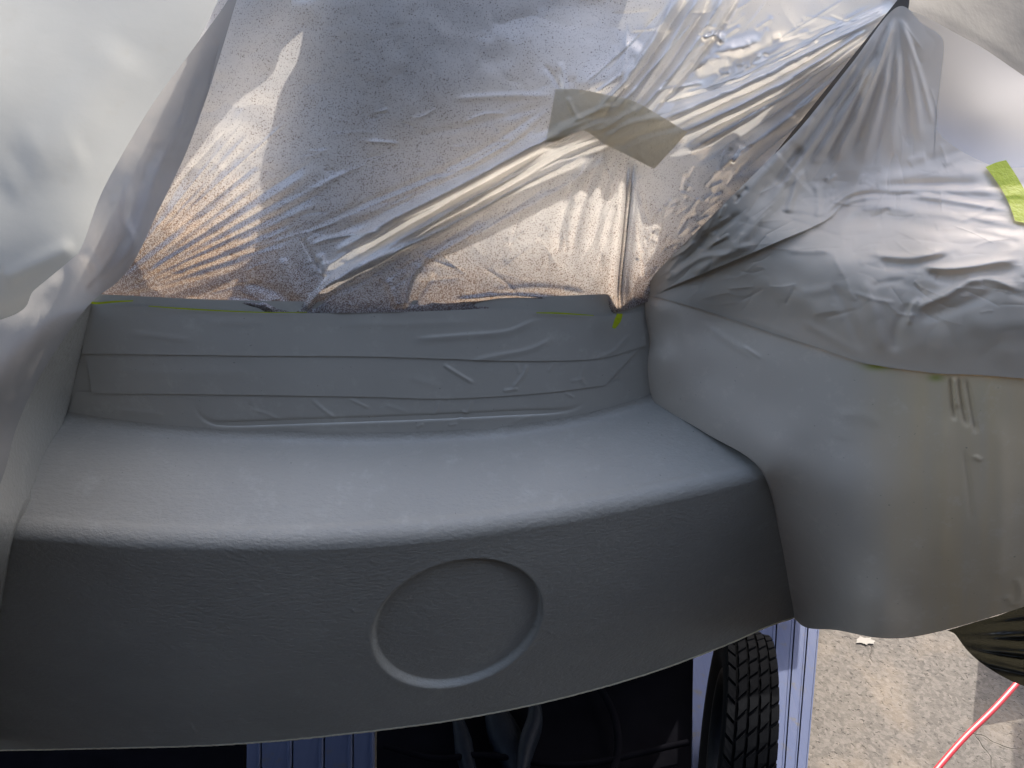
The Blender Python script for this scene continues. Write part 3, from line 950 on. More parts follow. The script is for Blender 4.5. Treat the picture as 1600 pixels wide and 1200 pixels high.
loops = [behind(outer)] + [behind(spline(l + [l[0]], 4 * len(l))[:-1]) for l in lit]
flat = [[Vector(p) for p in L] for L in loops]
tris = tessellate_polygon(flat)
allv = [p for L in flat for p in L]
blocker_root = empty('cab_wall', (0, 0.7, 0))
tag(blocker_root, 'grey panel with cut openings standing behind the speckled film', 'wall')
bm = bmesh.new()
bv = [bm.verts.new(p) for p in allv]
for t in tris:
    try:
        bm.faces.new([bv[i] for i in t])
    except ValueError:
        pass
ret_ = bmesh.ops.extrude_face_region(bm, geom=bm.faces[:])
for x in ret_['geom']:
    if isinstance(x, bmesh.types.BMVert):
        x.co += Vector((0, 0.002, 0.0))
bmesh.ops.recalc_face_normals(bm, faces=bm.faces[:])
me = bpy.data.meshes.new('opening_panel'); bm.to_mesh(me); bm.free()
me.materials.append(M['cabwall'])
o = bpy.data.objects.new('opening_panel', me); C.objects.link(o); o.parent = blocker_root

# beige masking tape across the gather
u, v = uvgrid([(868, 139), (906, 140), (956, 150), (990, 158), (1030, 180), (1074, 207)], [(853, 222), (872, 220), (908, 203), (946, 226), (984, 244), (1022, 264)], 70, 34)
v = v + 1.2 * vnoise(v * 3, u * 0, 20, 3) * (np.abs(np.linspace(-1, 1, 70))[None] > 0.97)
tf_ = [([(886, 150), (895, 172), (906, 190)], 3, 1.5), ([(862, 205), (905, 185), (965, 160)], 4, 2.5), ([(860, 215), (910, 196), (960, 175)], 5, -2.0), ([(940, 222), (980, 195), (1040, 180)], 5, 2.0), ([(960, 236), (1000, 212), (1060, 195)], 6, -1.5), ([(925, 212), (970, 185), (1000, 165)], 4, 1.5)]
Y = mainY(u, v) - 0.55 * ridges(u, v, folds) - ridges(u, v, tf_) - 0.0085
o = grid_obj('masking_tape', at_y(u, v, Y), M['masking'])
tag(o, 'beige masking tape patch across the gathered film pleats', 'masking tape')


# lime tape: edges peeping out below the film, a tab under the cord
def ribbon(name, A, B, n, label, mat, fieldfun, off, group=None):
    u, v = uvgrid(A, B, n, 4)
    Y = fieldfun(u, v) - off
    o = grid_obj(name, at_y(u, v, Y), mat)
    tag(o, label, 'masking tape', group)
    return o


wallY = lambda u, v: on_curve(u, v, bY, LEAN)[..., 1]
ribbon('lime_tape', [(232, 477.5), (300, 482), (400, 487), (480, 487.5)], [(232, 479), (300, 484.2), (400, 488.6), (480, 488.6)], 40, 'long lime tape sliver below the brown speckled film at left', M['lime'], wallY, 0.0062)
ribbon('lime_tape', [(838, 488), (870, 488), (900, 490), (928, 492.5)], [(838, 489.5), (870, 490.5), (900, 492), (928, 493.6)], 24, 'lime tape sliver under the film left of the hanging cord', M['lime'], wallY, 0.0062)
ribbon('lime_tape', [(136, 468), (150, 472), (178, 470), (208, 469)], [(138, 473), (150, 475.5), (178, 473), (208, 471)], 24, 'ragged lime tape scrap in the left corner of the wall', M['lime'], wallY, 0.0085)
ribbon('lime_tape', [(964, 490), (960, 500), (956, 512)], [(973, 490), (970, 502), (961, 514)], 14, 'lime tape tab at the foot of the hanging film cord', M['lime'], wallY, 0.016)

# ------------------------------------------------------------------ film over the right pod
pfY = Field([(1000, 464, yt_r - 0.010), (1120, 330, wt[1, 1] + 0.011), (1250, 200, wt[1, 1] + 0.034), (1400, 12, wt[1, 1] + 0.062), (1475, 60, wt[1, 1] + 0.062), (1465, 205, wt[1, 1] + 0.045), (1545, 257, wt[1, 1] + 0.028), (1700, 270, wt[1, 1] + 0.03),
             (1020, 470, yt_r - 0.012), (1150, 510, float(podY(1150, 510)) - 0.0012), (1200, 520, float(podY(1200, 520)) - 0.0012), (1350, 568, float(podY(1350, 568)) - 0.0012), (1480, 583, float(podY(1480, 583)) - 0.0012), (1600, 590, float(podY(1600, 590)) - 0.0012), (1700, 595, float(podY(1700, 595)) - 0.0012),
             (1300, 330, float(podY(1300, 400)) + 0.060)] + [(q_u, q_v, float(podY(q_u, q_v)) + q_d) for q_u, q_v, q_d in ((1250, 450, 0.004), (1300, 400, 0.014), (1450, 400, 0.016), (1620, 400, 0.018), (1450, 480, 0.003), (1620, 480, 0.003), (1450, 310, 0.07), (1620, 315, 0.075))])
pfF = pfY


def pfY(u, v):
    w_ = sstep(1640, 1760, np.asarray(u, float))
    return pfF(np.minimum(u, 1760), v) * (1 - w_) + ((cylY(u, v) + 0.085 * sstep(470, 300, v)) * w_ if np.any(w_ > 0) else 0)


u, v = uvgrid([(985, 468), (1050, 400), (1120, 330), (1185, 265), (1250, 200), (1330, 100), (1400, 12), (1440, 36), (1474, 64), (1468, 130), (1465, 205), (1545, 257), (1610, 262), (1720, 270), (1950, 290), (2400, 300)],
              [(1008, 462), (1040, 468), (1090, 482), (1150, 502), (1200, 519), (1260, 538), (1340, 565), (1370, 571), (1400, 576), (1435, 580), (1470, 584), (1530, 586), (1610, 592), (1720, 596), (1950, 603), (2400, 604)], 500, 330)
pf = []
for x1, y1, w, h in [(1150, 320, 8, 6), (1175, 330, 6, -5), (1200, 320, 9, 7), (1235, 290, 6, -5), (1262, 268, 9, 7), (1282, 268, 5, -5), (1300, 262, 7, 6), (1325, 262, 6, -4), (1345, 260, 8, 5), (1370, 250, 6, -4), (1392, 250, 7, 4), (1420, 240, 7, -3), (1440, 230, 7, 3.5), (1460, 200, 4, 2.5), (1330, 190, 4, 4), (1290, 200, 4, -4)]:
    pf.append(([(1402 + (x1 - 1400) * 0.06, 24), ((1402 + x1) / 2 + 5, (24 + y1) / 2), (x1, y1)], w, h))
for p, w, h, s in [([(1262, 350), (1305, 318), (1345, 298), (1420, 296), (1570, 300)], 6, 5, 0), ([(1290, 340), (1330, 312), (1400, 304), (1480, 312), (1600, 332)], 5, 5, 0), ([(1295, 335), (1340, 306), (1450, 305)], 4, -5, 0),
                   ([(1300, 345), (1360, 322), (1440, 330), (1600, 352)], 7, 4, 0), ([(1340, 290), (1420, 275), (1560, 270)], 10, 4, 0), ([(1310, 350), (1400, 345), (1500, 375)], 9, -4, 0), ([(1340, 300), (1430, 288), (1540, 288)], 6, -3, 0),
                   ([(1350, 395), (1420, 402), (1485, 391)], 5, 4, 0), ([(1370, 410), (1430, 415), (1490, 400)], 6, -4, 0), ([(1430, 412), (1485, 420), (1600, 403)], 5, 5, 0), ([(1440, 425), (1500, 432), (1600, 420)], 7, -4, 0),
                   ([(1420, 485), (1480, 460), (1535, 433), (1600, 458)], 6, 5, 0), ([(1430, 500), (1500, 478), (1560, 452)], 8, -3, 0), ([(1420, 510), (1425, 480), (1440, 465)], 4, 2.5, 0), ([(1380, 560), (1370, 510), (1350, 430)], 9, 2.5, 0),
                   ([(1350, 560), (1330, 500), (1300, 440)], 8, -2, 0), ([(1398, 555), (1402, 510), (1425, 470)], 8, -2.2, 0), ([(1150, 495), (1200, 512), (1250, 530)], 4, 2.4, 0), ([(1190, 520), (1250, 538), (1340, 562)], 3, 2.0, 0),
                   ([(1250, 500), (1300, 530), (1345, 560)], 7, 1.8, 0), ([(1170, 440), (1220, 450), (1300, 500)], 16, 2, 0), ([(1210, 290), (1230, 260), (1252, 225)], 9, -5, 0), ([(1255, 262), (1240, 300), (1230, 340)], 5, 3.5, 0),
                   ([(1275, 285), (1280, 320), (1275, 345)], 5, 3, 0), ([(1290, 275), (1296, 282), (1306, 272)], 3, 2, 0), ([(1130, 400), (1170, 360), (1230, 290)], 9, 4, 0), ([(1080, 430), (1130, 400), (1180, 380)], 6, 3.5, 0), ([(1060, 420), (1110, 370), (1160, 330)], 5, -4, 0),
                   ([(1040, 440), (1090, 405), (1150, 395)], 5, 3, 0), ([(1500, 500), (1560, 510), (1640, 500)], 16, 2, 0), ([(1470, 420), (1530, 415), (1600, 385)], 6, 2, 0), ([(1420, 360), (1500, 372), (1600, 372)], 8, 2.5, 0), ([(1480, 330), (1540, 350), (1600, 362)], 5, -2, 0)]:
    pf.append((p, w, h, s))
for _ in range(34):
    x = rng.uniform(1180, 1600); y = rng.uniform(250, 470); a = rng.uniform(-0.5, 0.4); L = rng.uniform(30, 110)
    pf.append(([(x, y), (x + L / 2 * math.cos(a), y + L / 2 * math.sin(a) + rng.uniform(-4, 4)), (x + L * math.cos(a), y + L * math.sin(a))], rng.uniform(3, 7), rng.choice([-1, 1]) * rng.uniform(0.5, 1.8)))
for _ in range(24):
    x = rng.uniform(1020, 1150); y = 455 - (x - 1000) * 0.75 + rng.uniform(-40, 20); a = rng.uniform(-1.2, -0.4); L = rng.uniform(12, 40)
    pf.append(([(x, y), (x + L * math.cos(a), y + L * math.sin(a))], rng.uniform(2, 4), rng.choice([-1, 1]) * rng.uniform(1.2, 2.6), 1))
ed = [(960, 478), (1010, 466), (1060, 445), (1140, 412), (1215, 380), (1290, 346), (1318, 318), (1340, 296)]
d, t, s = seg_dist(u, v, spline(ed, 40))
layer = np.where(t < 0.999, 0.0055 * sstep(-2.0, 2.0, -s * d) * np.exp(-d / 130), 0) * sstep(1.0, 0.82, t)
pf_fine = creases(110, 1130, 1500, 30, 330, [(1402, 20)], 1.3, 5) + creases(120, 1180, 1620, 250, 500, [(1290, 345), (2200, 330), (-200, 330)], 1.0, 6) + creases(50, 1010, 1200, 330, 480, [(1000, 468), (1402, 20)], 1.3, 7)
pf = [(f_[0], f_[1] * 1.1, f_[2] * (0.48 if f_[0][0][1] < 40 else 0.6)) for f_ in pf] + [(f_[0], f_[1] * 1.3, f_[2] * 0.6) + tuple(f_[3:]) for f_ in pf_fine]
foot = np.interp(u, [1008, 1090, 1200, 1340, 1470, 1610, 1720, 1950, 2400], [462, 482, 519, 565, 584, 592, 596, 603, 604])
fade = sstep(0, 45, foot - v)
bl = sstep(5, 240, foot - v)
Y = podY(u, v) * (1 - bl) + pfY(u, v) * bl - 0.0015 - ridges(u, v, pf) * fade - layer * fade - (0.002 * vnoise(u, v, 100, 41, 3) + 0.0006 * np.abs(vnoise(u, v, 40, 42, 2))) * fade
spray = 0.10 + 0.95 * sstep(330, 30, foot - v + 60 * vnoise(u, v, 90, 51)) + 0.05 * vnoise(u, v, 40, 52)
spray += 0.45 * sstep(1330, 1180, u) * sstep(170, 330, v)
spray -= 0.35 * sstep(1330, 1560, u) * sstep(480, 380, v)
# added unseen blocker that keeps the sun off the lower part of this film
sh = np.array([(960, 500), (1040, 410), (1130, 310), (1200, 235), (1290, 180), (1370, 120), (1440, 120), (1500, 200), (1600, 215), (1730, 225), (2100, 235), (2100, 640), (960, 640)], float)
shp = at_y(sh[:, 0], sh[:, 1], np.clip(pfY(sh[:, 0], sh[:, 1]), 0.36, 0.7))
shp = shp + SUN * ((0.84 - shp[:, 1]) / SUN[1])[:, None]
n_ = len(shp)
mesh_obj('side_panel', shp.tolist() + (shp + np.array([0, 0.003, 0])).tolist(), [tuple(range(n_)), tuple(reversed(range(n_, 2 * n_)))] + [(i, i + n_, (i + 1) % n_ + n_, (i + 1) % n_) for i in range(n_)], M['cabwall'], blocker_root, smooth=False)
up_ = np.array([(0.44, 0.848, 2.02), (1.7, 0.848, 2.02), (1.7, 0.848, 2.7), (0.44, 0.848, 2.7)])  # second added blocker, removes the remaining sun patch on this film
mesh_obj('side_panel', up_.tolist() + (up_ + np.array([0, 0.004, 0])).tolist(), [(0, 1, 2, 3), (7, 6, 5, 4), (0, 4, 5, 1), (1, 5, 6, 2), (2, 6, 7, 3), (3, 7, 4, 0)], M['cabwall'], blocker_root, smooth=False)
pod_film = grid_obj('masking_film', at_y(u, v, Y), M['podfilm'], None, {'spray': np.clip(spray, 0.0, 1)})
tag(pod_film, 'grey veiled masking film draped in soft folds over the right corner', 'plastic film')

# lime tape at the right margin
u, v = uvgrid([(1540, 261), (1556, 254), (1572, 250)], [(1586, 345), (1604, 349), (1622, 352)], 14, 40)
u = u + 6 * np.sin(np.linspace(0, math.pi, 40))[:, None]
Y = pfY(u, v) - ridges(u, v, pf) * 0.7 - 0.006
o = grid_obj('lime_tape', at_y(u, v, Y), M['lime'])
tag(o, 'broad bright lime tape strip at the right margin of the film', 'masking tape')

# dark film hanging at the lower right
dkY = Field([(1490, 985, yq_r - 0.040), (1600, 950, yq_r - 0.03), (1560, 1060, yq_r - 0.0), (1700, 1080, yq_r - 0.0), (1700, 930, yq_r - 0.02), (1540, 1030, yq_r + 0.0)])
u, v = uvgrid([(1480, 985), (1530, 970), (1570, 958), (1620, 935), (1720, 895), (1900, 850), (2200, 820)], [(1492, 990), (1515, 1020), (1548, 1046), (1600, 1072), (1720, 1110), (1900, 1130), (2200, 1130)], 220, 90)
dkF = dkY
dkY = lambda a_, b_: dkF(np.minimum(a_, 1700), b_) + 0.0004 * np.maximum(0, a_ - 1700)
df = []
for k, (x1, y1) in enumerate([(2100, 900), (2100, 950), (2100, 990), (2100, 1030), (2100, 1070), (2100, 1110)]):
    df.append(([(1490, 984), (1560, 975 + k * 12), (x1, y1)], 5, 7 if k % 2 == 0 else -6))
    df.append(([(1495, 986), (1570, 984 + k * 12), (x1, y1 + 14)], 3, -4))
Y = dkY(u, v) - ridges(u, v, df) - 0.002 * vnoise(u, v, 40, 61, 3)
o = grid_obj('dark_film', at_y(u, v, Y), M['darkfilm'], None, {'spray': 0.3 + 0.2 * vnoise(u, v, 30, 4)})
tag(o, 'dark olive pleated film hanging below the right corner', 'plastic film')

# ------------------------------------------------------------------ left: hanging film and the pale cover behind it
lfY = Field([(237, 165, wt[1, 1] + 0.034), (142, 468, yt_l - 0.012), (215, 400, wt[1, 1] - 0.002), (290, 240, wt[1, 1] + 0.030), (370, 0, wt[1, 1] + 0.045), (400, -120, wt[1, 1] + 0.07), (67, 580, float(lpY(67, 580)) - 0.012), (27, 667, float(lpY(27, 667)) - 0.012),
             (5, 747, float(lpY(5, 747)) - 0.012), (-40, 880, float(lpY(-40, 880)) - 0.012), (128, 385, wt[1, 1] - 0.006), (0, 500, wt[1, 1] - 0.10), (-150, 620, wt[1, 1] - 0.2), (-150, 900, yf_l - 0.12), (185, 250, wt[1, 1] + 0.024), (300, 90, wt[1, 1] + 0.040)])
lfF = lfY


def lfY(u, v):
    w_ = sstep(-40, -170, np.asarray(u, float))
    return lfF(np.maximum(u, -170), v) * (1 - w_) + (yf_l - 0.070 + 0.06 * sstep(640, 540, v)) * w_


u, v = uvgrid([(384, -60), (356, 0), (296, 84), (237, 165), (186, 250), (155, 310), (128, 385), (108, 408), (55, 452), (0, 500), (-300, 560), (-700, 600), (-1000, 640)],
              [(392, -60), (370, 0), (346, 80), (320, 160), (288, 245), (248, 328), (214, 400), (184, 440), (136, 480), (66, 582), (26, 668), (2, 752), (-60, 900)], 300, 140)
lf = [([(345, 60), (320, 160), (286, 250)], 3, 2.0, 1), ([(330, 100), (270, 220), (215, 340), (195, 400)], 8, 2.5), ([(250, 200), (215, 300), (200, 380)], 9, -2.5), ([(200, 270), (195, 340), (205, 385), (150, 450)], 6, 3), ([(230, 250), (240, 300), (205, 395)], 7, 2),
      ([(195, 365), (160, 420), (120, 460)], 5, -3), ([(125, 390), (150, 420), (140, 460)], 8, 2.5), ([(110, 415), (60, 500), (10, 640)], 12, 5), ([(90, 440), (30, 540), (-20, 680)], 9, -4), ([(130, 470), (80, 540), (30, 650), (0, 740)], 9, 3), ([(60, 470), (10, 560), (-40, 700)], 12, 4), ([(180, 300), (165, 350), (150, 400)], 6, 1.6)]
lf = [(f_[0], f_[1] * 1.2, f_[2] * 0.55) + tuple(f_[3:]) for f_ in lf]
Y = lfY(u, v) - ridges(u, v, lf) - 0.0015 * vnoise(u, v, 70, 71, 3)
spray = 0.25 + 0.5 * sstep(300, 480, v) * sstep(-60, 120, u) + 0.1 * vnoise(u, v, 30, 72)
spray -= 0.2 * sstep(560, 640, v)
o = grid_obj('masking_film', at_y(u, v, Y), M['leftfilm'], None, {'spray': np.clip(spray, 0, 1)})
tag(o, 'smooth grey masking film hanging in a narrow fold down the left corner', 'plastic film')

pcY = Field([(-250, 620, 0.62), (-250, 800, 0.60), (80, 600, 0.66), (-60, 720, 0.64), (130, 420, 0.68), (0, 300, 0.74), (350, 0, 0.98), (0, 0, 0.95), (-250, 0, 0.9), (450, -200, 1.2), (-250, -200, 1.15), (100, 200, 0.80), (-250, 300, 0.72), (200, 480, 0.70), (300, 200, 0.84)])
u, v = uvgrid([(-1000, -200), (-260, -200), (0, -200), (300, -200), (640, -200)], [(-1000, 800), (-260, 800), (-60, 720), (80, 600), (330, 470)], 200, 180)
pcf = [([(0, 440), (80, 400), (120, 380)], 14, 2.0), ([(0, 300), (70, 260), (140, 230)], 30, 1.5), ([(20, 250), (100, 200), (200, 60)], 40, 3)]
Y = pcY(np.maximum(u, -250), v) - ridges(u, v, pcf) - 0.0012 * vnoise(u, v, 150, 81, 3)
spray = 0.22 + 0.25 * vnoise(u, v, 60, 82, 4) + 0.12 * vnoise(u, v, 18, 83, 2)
o = grid_obj('pale_cover', at_y(u, v, Y), M['palefilm'], None, {'spray': np.clip(spray, 0, 0.55)})
tag(o, 'pale dusty plastic cover spread behind the film at upper left', 'plastic cover')

# ------------------------------------------------------------------ upper right: white panel and beige cover
wpY = Field([(1360, 20, 0.80), (1460, 60, 0.82), (1600, 110, 0.84), (1460, 260, 0.73), (1700, 280, 0.74), (1700, 60, 0.88), (1540, 180, 0.78)])
u, v = uvgrid([(1340, -20), (1500, 10), (1740, 60), (2300, 100)], [(1340, 330), (1500, 330), (1740, 330), (2300, 330)], 90, 60)
o = grid_obj('white_panel', at_y(u, v, wpY(np.minimum(u, 1720), v)), M['whitepanel'])
tag(o, 'bright white painted body panel showing past the film at upper right', 'body panel')
bcY = Field([(1400, 10, 0.71), (1480, 50, 0.725), (1600, 110, 0.74), (1400, -150, 0.86), (1740, -150, 0.88), (1740, 180, 0.75)])
u, v = uvgrid([(1350, -200), (1450, -200), (1560, -200), (1760, -200), (2300, -200)], [(1340, -8), (1432, 20), (1520, 66), (1760, 190), (2300, 260)], 120, 60)
# rolled hem on the lower rim gives the cover a real edge
Y = bcY(np.minimum(u, 1740), v) - 0.004 * vnoise(u, v, 120, 91, 2) + 0.001 * sstep(0.93, 1.0, np.linspace(0, 1, 60))[:, None]
o = grid_obj('beige_cover', at_y(u, v, Y), M['beige'])
tag(o, 'dull beige cover with a curved hem in the upper right corner', 'cover')


# ------------------------------------------------------------------ under the body: added shading deck, chassis, runways, wheel
def box_mesh(name, x0, x1, y0, y1, z0, z1, mat, parent=None, bev=0.0):
    bm = bmesh.new()
    bmesh.ops.create_cube(bm, size=1)
    for w in bm.verts:
        w.co = Vector(((x0 + x1) / 2 + w.co.x * (x1 - x0), (y0 + y1) / 2 + w.co.y * (y1 - y0), (z0 + z1) / 2 + w.co.z * (z1 - z0)))
    if bev:
        bmesh.ops.bevel(bm, geom=bm.edges[:], offset=bev, segments=2, affect='EDGES')
    me = bpy.data.meshes.new(name); bm.to_mesh(me); bm.free()
    me.materials.append(mat)
    o = bpy.data.objects.new(name, me); C.objects.link(o)
    if parent:
        o.parent = parent
    return o


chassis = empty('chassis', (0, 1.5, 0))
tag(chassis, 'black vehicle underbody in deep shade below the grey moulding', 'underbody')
ZD = ZS - 0.30
ZR = 0.085                       # top of the runways
ZT = 0.42                        # shade tray height


def quad_z(name, px, z, mat, parent, thick=0.03):
    p = at_z(np.array([q[0] for q in px], float), np.array([q[1] for q in px], float), z)
    n = len(px)
    top = p.tolist(); bot = (p - np.array([0, 0, thick])).tolist()
    f = [tuple(range(n))] + [tuple(reversed(range(n, 2 * n)))] + [(i, i + n, (i + 1) % n + n, (i + 1) % n) for i in range(n)]
    o = mesh_obj(name, top + bot, f, mat, parent, smooth=False)
    b = bmesh.new(); b.from_mesh(o.data); bmesh.ops.recalc_face_normals(b, faces=b.faces[:]); b.to_mesh(o.data); b.free()
    return o


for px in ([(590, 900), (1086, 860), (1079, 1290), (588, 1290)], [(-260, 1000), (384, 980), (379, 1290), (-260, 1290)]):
    quad_z('floor_tray', px, ZT, M['black'], chassis)  # black sheets stand in for the deep shade under the body
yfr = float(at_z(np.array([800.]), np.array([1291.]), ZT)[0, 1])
struct(box_mesh('platform', -2.6, 2.6, -2.1, 0.70, ZT - 0.09, ZT - 0.05, M['black'], None))  # unseen black slab added to keep ground bounce off the face
box_mesh('sill', 0.44, 0.49, 1.15, 3.4, ZT, ZD - 0.06, M['black'], chassis)  # unseen upright added to keep the sun off the tray
box_mesh('deck', -1.2, 0.52, 0.80, 3.4, ZD - 0.05, ZD, M['black'], chassis)  # unseen slab added to shade the left runway

# suspension arms seen in the dark
def bar(name, pts, z, w0, w1, mat, parent, thick=0.03):
    c = spline(pts, 16); L = len(c)
    t = np.gradient(c, axis=0); nrm = np.stack([-t[:, 1], t[:, 0]], -1); nrm /= np.linalg.norm(nrm, axis=1)[:, None]
    w = (w0 + (w1 - w0) * np.sin(np.linspace(0, math.pi, L)))[:, None]
    rows = []
    for k, (s, dz) in enumerate([(-1, -thick), (-1, 0), (-0.5, 0.012), (0.5, 0.012), (1, 0), (1, -thick)]):
        q = c + nrm * w * s
        rows.append(at_z(q[:, 0], q[:, 1], z + dz) if False else at_z(q[:, 0], q[:, 1], z) + np.array([0, 0, dz]))
    return grid_obj(name, np.array(rows), mat, parent)


bar('suspension_arm', [(832, 1080), (836, 1120), (822, 1165), (812, 1230)], ZT + 0.06, 5, 13, M['steel'], chassis)
bar('suspension_arm', [(766, 1090), (782, 1130), (800, 1170), (822, 1230)], ZT + 0.03, 10, 24, M['steel'], chassis)
bar('bracket', [(712, 1110), (722, 1150), (728, 1180), (742, 1230)], ZT + 0.03, 6, 14, M['steel'], chassis)

def runway(name, edges, label, mats, depths):
    root = empty(name, tuple(at_z(np.array([edges[0][0]]), np.array([1100.]), 0.0)[0] * np.array([1, 1, 0])))
    tag(root, label, 'ramp', 'aluminium runways under the vehicle')
    for i, (a0, a1, b0, b1) in enumerate(edges):
        gap = 1.1
        top = at_z(np.array([a0 + gap, a1 - gap]), np.array([860., 860.]), ZR + depths[i])
        bot = at_z(np.array([b0 + gap, b1 - gap]), np.array([1320., 1320.]), ZR + depths[i])
        n = 3
        # each plank is an extrusion with raised ribs
        prof = [(0.0, -0.03), (0.0, 0.0), (0.84, 0.0), (0.87, 0.002), (0.95, 0.002), (0.98, 0.0), (1.0, 0.0), (1.0, -0.03)]
        far = top + (top - bot) * 0.6
        rows = []
        for s, dz in prof:
            q0 = far[0] * (1 - s) + far[1] * s; q1 = bot[0] * (1 - s) + bot[1] * s
            rows.append([q0 + np.array([0, 0, dz]), q1 + np.array([0, 0, dz])])
        o = grid_obj('plank', np.array(rows), mats[i % len(mats)], root)
        o.data.polygons.foreach_set('use_smooth', np.zeros(len(o.data.polygons), bool))
        o.matrix_parent_inverse = root.matrix_basis.inverted()
    return root


# (left u, right u) at v=860, (left u, right u) at v=1320
def rw_edges(L0, R0, L1, R1, cuts):
    e = []
    for a, b in zip(cuts[:-1], cuts[1:]):
        e.append((L0 + (R0 - L0) * a, L0 + (R0 - L0) * b, L1 + (R1 - L1) * a, L1 + (R1 - L1) * b))
    return e


runway('runway', rw_edges(1081, 1292, 1081, 1252, [0, 0.225, 0.50, 0.66, 0.80, 0.905, 1.0]), 'sunlit aluminium plank runway under the tyre beside the concrete', [M['alu_dirty'], M['alu'], M['alu'], M['alu']], [0.006, 0, 0, 0.0, 0.0, -0.006])
runway('runway', rw_edges(382, 586, 378, 584, [0, 0.14, 0.38, 0.62, 0.84, 1.0]), 'shaded aluminium plank runway below the lower edge of the grey moulding', [M['alu']], [0, 0.0, 0, 0, 0.0])

# wheel
TR, TW = 0.235, 0.100
tc = at_z(np.array([1166.]), np.array([1098.]), ZR + TR * 1.62)[0]
tyre = empty('tyre', (tc[0], tc[1], ZR))
tyre.rotation_euler = (0, 0, -R(13))
tag(tyre, 'black block-tread tyre standing on the aluminium runway', 'tyre')
TC = Vector((0, 0, TR))
bm = bmesh.new()
prof = [(-0.40, 0.62), (-0.50, 0.72), (-0.53, 0.82), (-0.51, 0.90), (-0.46, 0.945), (-0.3, 0.962), (0, 0.966), (0.3, 0.962), (0.46, 0.945), (0.51, 0.90), (0.53, 0.82), (0.50, 0.72), (0.40, 0.62)]
NS = 72
ring = []
for i in range(NS):
    a = 2 * math.pi * i / NS
    ring.append([bm.verts.new((w * TW, math.cos(a) * r * TR, TR + math.sin(a) * r * TR)) for w, r in prof])
for i in range(NS):
    for k in range(len(prof) - 1):
        bm.faces.new((ring[i][k], ring[i][k + 1], ring[(i + 1) % NS][k + 1], ring[(i + 1) % NS][k]))
bmesh.ops.recalc_face_normals(bm, faces=bm.faces[:])
me = bpy.data.meshes.new('carcass'); bm.to_mesh(me); bm.free()
me.polygons.foreach_set('use_smooth', np.ones(len(me.polygons), bool)); me.materials.append(M['rubber'])
o = bpy.data.objects.new('carcass', me); C.objects.link(o); o.parent = tyre
# tread blocks: five ribs, the rows staggered and slanted
NB = 40
cols = [(-0.49, -0.335), (-0.295, -0.125), (-0.085, 0.085), (0.125, 0.295), (0.335, 0.49)]
nblk = 0
blk_meshes = {}
for ci, (w0, w1) in enumerate(cols):
    half = math.pi / NB * 0.84
    skew = [-0.4, 0.55, 0.5, 0.55, 0.4][ci] * math.pi / NB
    bm = bmesh.new()
    rb, rt = 0.93 * TR, (1.0 if 0 < ci < 4 else 0.985) * TR
    zig = 0.012 if ci in (1, 2, 3) else 0.0
    pts = []
    for r_, sh in ((rb, 1.05), (rt, 0.93)):
        for (w, a) in ((w0, -half - skew), (w1, -half + skew), (w1 + zig, 0.0 + skew), (w1, half + skew), (w0, half - skew), (w0 + zig, 0.0 - skew)):
            wc = (w0 + w1) / 2
            ww = (wc + (w - wc) * sh) * TW
            aa = a * sh
            pts.append(bm.verts.new((ww, math.sin(aa) * r_, math.cos(aa) * r_)))
    bm.faces.new(pts[6:12])
    for i in range(6):
        bm.faces.new((pts[i], pts[(i + 1) % 6], pts[6 + (i + 1) % 6], pts[6 + i]))
    bmesh.ops.recalc_face_normals(bm, faces=bm.faces[:])
    me = bpy.data.meshes.new('tread_block'); bm.to_mesh(me); bm.free(); me.materials.append(M['rubber'])
    for k in range(NB):
        o = bpy.data.objects.new('tread_block', me); C.objects.link(o); o.parent = tyre
        o.location = (0, 0, TR)
        o.rotation_euler = (2 * math.pi * (k + (ci % 2) * 0.5 + 0.2 * ci) / NB, 0, 0)
rim = []
for w, r_ in [(-0.40, 0.62), (-0.38, 0.58), (-0.2, 0.55), (0.2, 0.55), (0.38, 0.58), (0.40, 0.62)]:
    rim.append([(w * TW, math.cos(2 * math.pi * i / 48) * r_ * TR, TR + math.sin(2 * math.pi * i / 48) * r_ * TR) for i in range(49)])
grid_obj('rim', np.array(rim), M['steel'], tyre)

# ------------------------------------------------------------------ red cable, white spill, unseen plates added to cast shadows
cp = spline([(1440, 1230), (1500, 1160), (1560, 1100), (1640, 1010), (1760, 880)], 60)
c3 = at_z(cp[:, 0], cp[:, 1], 0.55)


def tube(name, c, rad, mat, parent=None, n=10):
    rows = []
    for i in range(len(c)):
        a = c[min(i + 1, len(c) - 1)] - c[max(i - 1, 0)]; a = a / np.linalg.norm(a)
        s1 = np.cross(a, [0, 0, 1]); s1 /= np.linalg.norm(s1); s2 = np.cross(s1, a)
        rows.append([c[i] + rad * (math.cos(2 * math.pi * k / n) * s1 + math.sin(2 * math.pi * k / n) * s2) for k in range(n + 1)])
    return grid_obj(name, np.array(rows), mat, parent)


o = tube('red_cable', c3, 0.0052, M['red'])

tag(o, 'thin red cable stretched above the concrete at the lower right corner', 'cable')

for pts, rad in (([(600, 1165), (680, 1185), (760, 1180), (900, 1195), (1075, 1160)], 0.006), ([(930, 1060), (960, 1120), (965, 1180), (940, 1240)], 0.008)):
    hp = spline(pts, 40)
    tube('hose', at_z(hp[:, 0], hp[:, 1], ZT + 0.035), rad, M['black'], chassis)

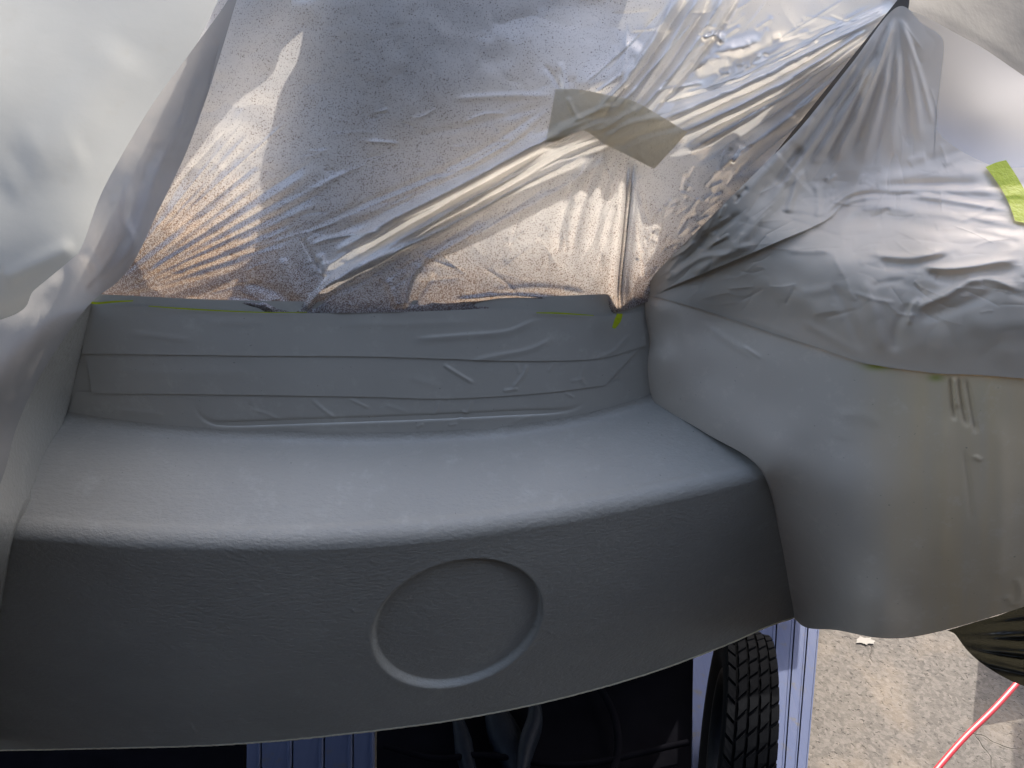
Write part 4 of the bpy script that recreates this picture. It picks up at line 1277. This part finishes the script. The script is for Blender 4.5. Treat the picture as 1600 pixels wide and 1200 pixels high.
sp = []
n = 40
for k in range(n):
    a = 2 * math.pi * k / n
    r_ = 0.9 + 0.22 * math.sin(2 * a + 1) + 0.12 * math.sin(5 * a) + 0.10 * math.sin(9 * a + 2) + 0.06 * math.sin(14 * a)
    sp.append((1352 + 13 * r_ * math.cos(a), 1001 + 7 * r_ * math.sin(a)))
q = at_z(np.array([p[0] for p in sp]), np.array([p[1] for p in sp]), 0.004)
o = mesh_obj('paint_splash', q.tolist(), [tuple(range(n))], M['whitespill'], smooth=False)
o['label'] = 'small white paint splash dried on the concrete'; o['category'] = 'paint splash'


def shade_plate(name, px, zr, zo, mat, parent):
    """upright position of a flat piece whose shadow has the given outline on the level zr"""
    p = at_z(np.array([q[0] for q in px], float), np.array([q[1] for q in px], float), zr)
    p = p + SUN * ((zo - zr) / SUN[2])
    n = len(px)
    top = (p + np.array([0, 0, 0.012])).tolist(); bot = p.tolist()
    f = [tuple(range(n)), tuple(reversed(range(n, 2 * n)))] + [(i, i + n, (i + 1) % n + n, (i + 1) % n) for i in range(n)]
    return mesh_obj(name, top + bot, f, mat, parent, smooth=False)


shade_plate('wheel_guard', [(1030, 860), (1256, 860), (1246, 1040), (1186, 1046), (1150, 1330), (1030, 1330)], ZR, 0.75, M['black'], chassis)  # unseen plate added to shade the planks and the strip beside the tyre
shade_plate('wheel_arch', [(1090, 860), (1216, 860), (1216, 1150), (1090, 1160)], ZR + TR * 1.7, 0.9, M['black'], chassis)  # unseen plate added to keep the sun off the tyre
shade_plate('side_step', [(1534, 980), (1760, 900), (1760, 1090), (1578, 1121), (1520, 1131)], 0.0, 0.22, M['black'], chassis)  # unseen plate added for the square shadow on the concrete
shade_plate('side_step', [(1583, 1130), (1800, 1090), (1800, 1400), (1583, 1400)], 0.0, 1.0, M['black'], chassis)  # another unseen plate added for the ground shadow
shade_plate('mud_flap', [(1196, 900), (1256, 900), (1246, 1040), (1196, 1046)], ZR, 0.28, M['black'], chassis)  # low unseen plate added to deepen the shadow on the planks

for o in list(C.objects):
    if o.parent is not None and o.parent.type == 'EMPTY' and o.parent not in (tyre,):
        o.matrix_parent_inverse = o.parent.matrix_basis.inverted()
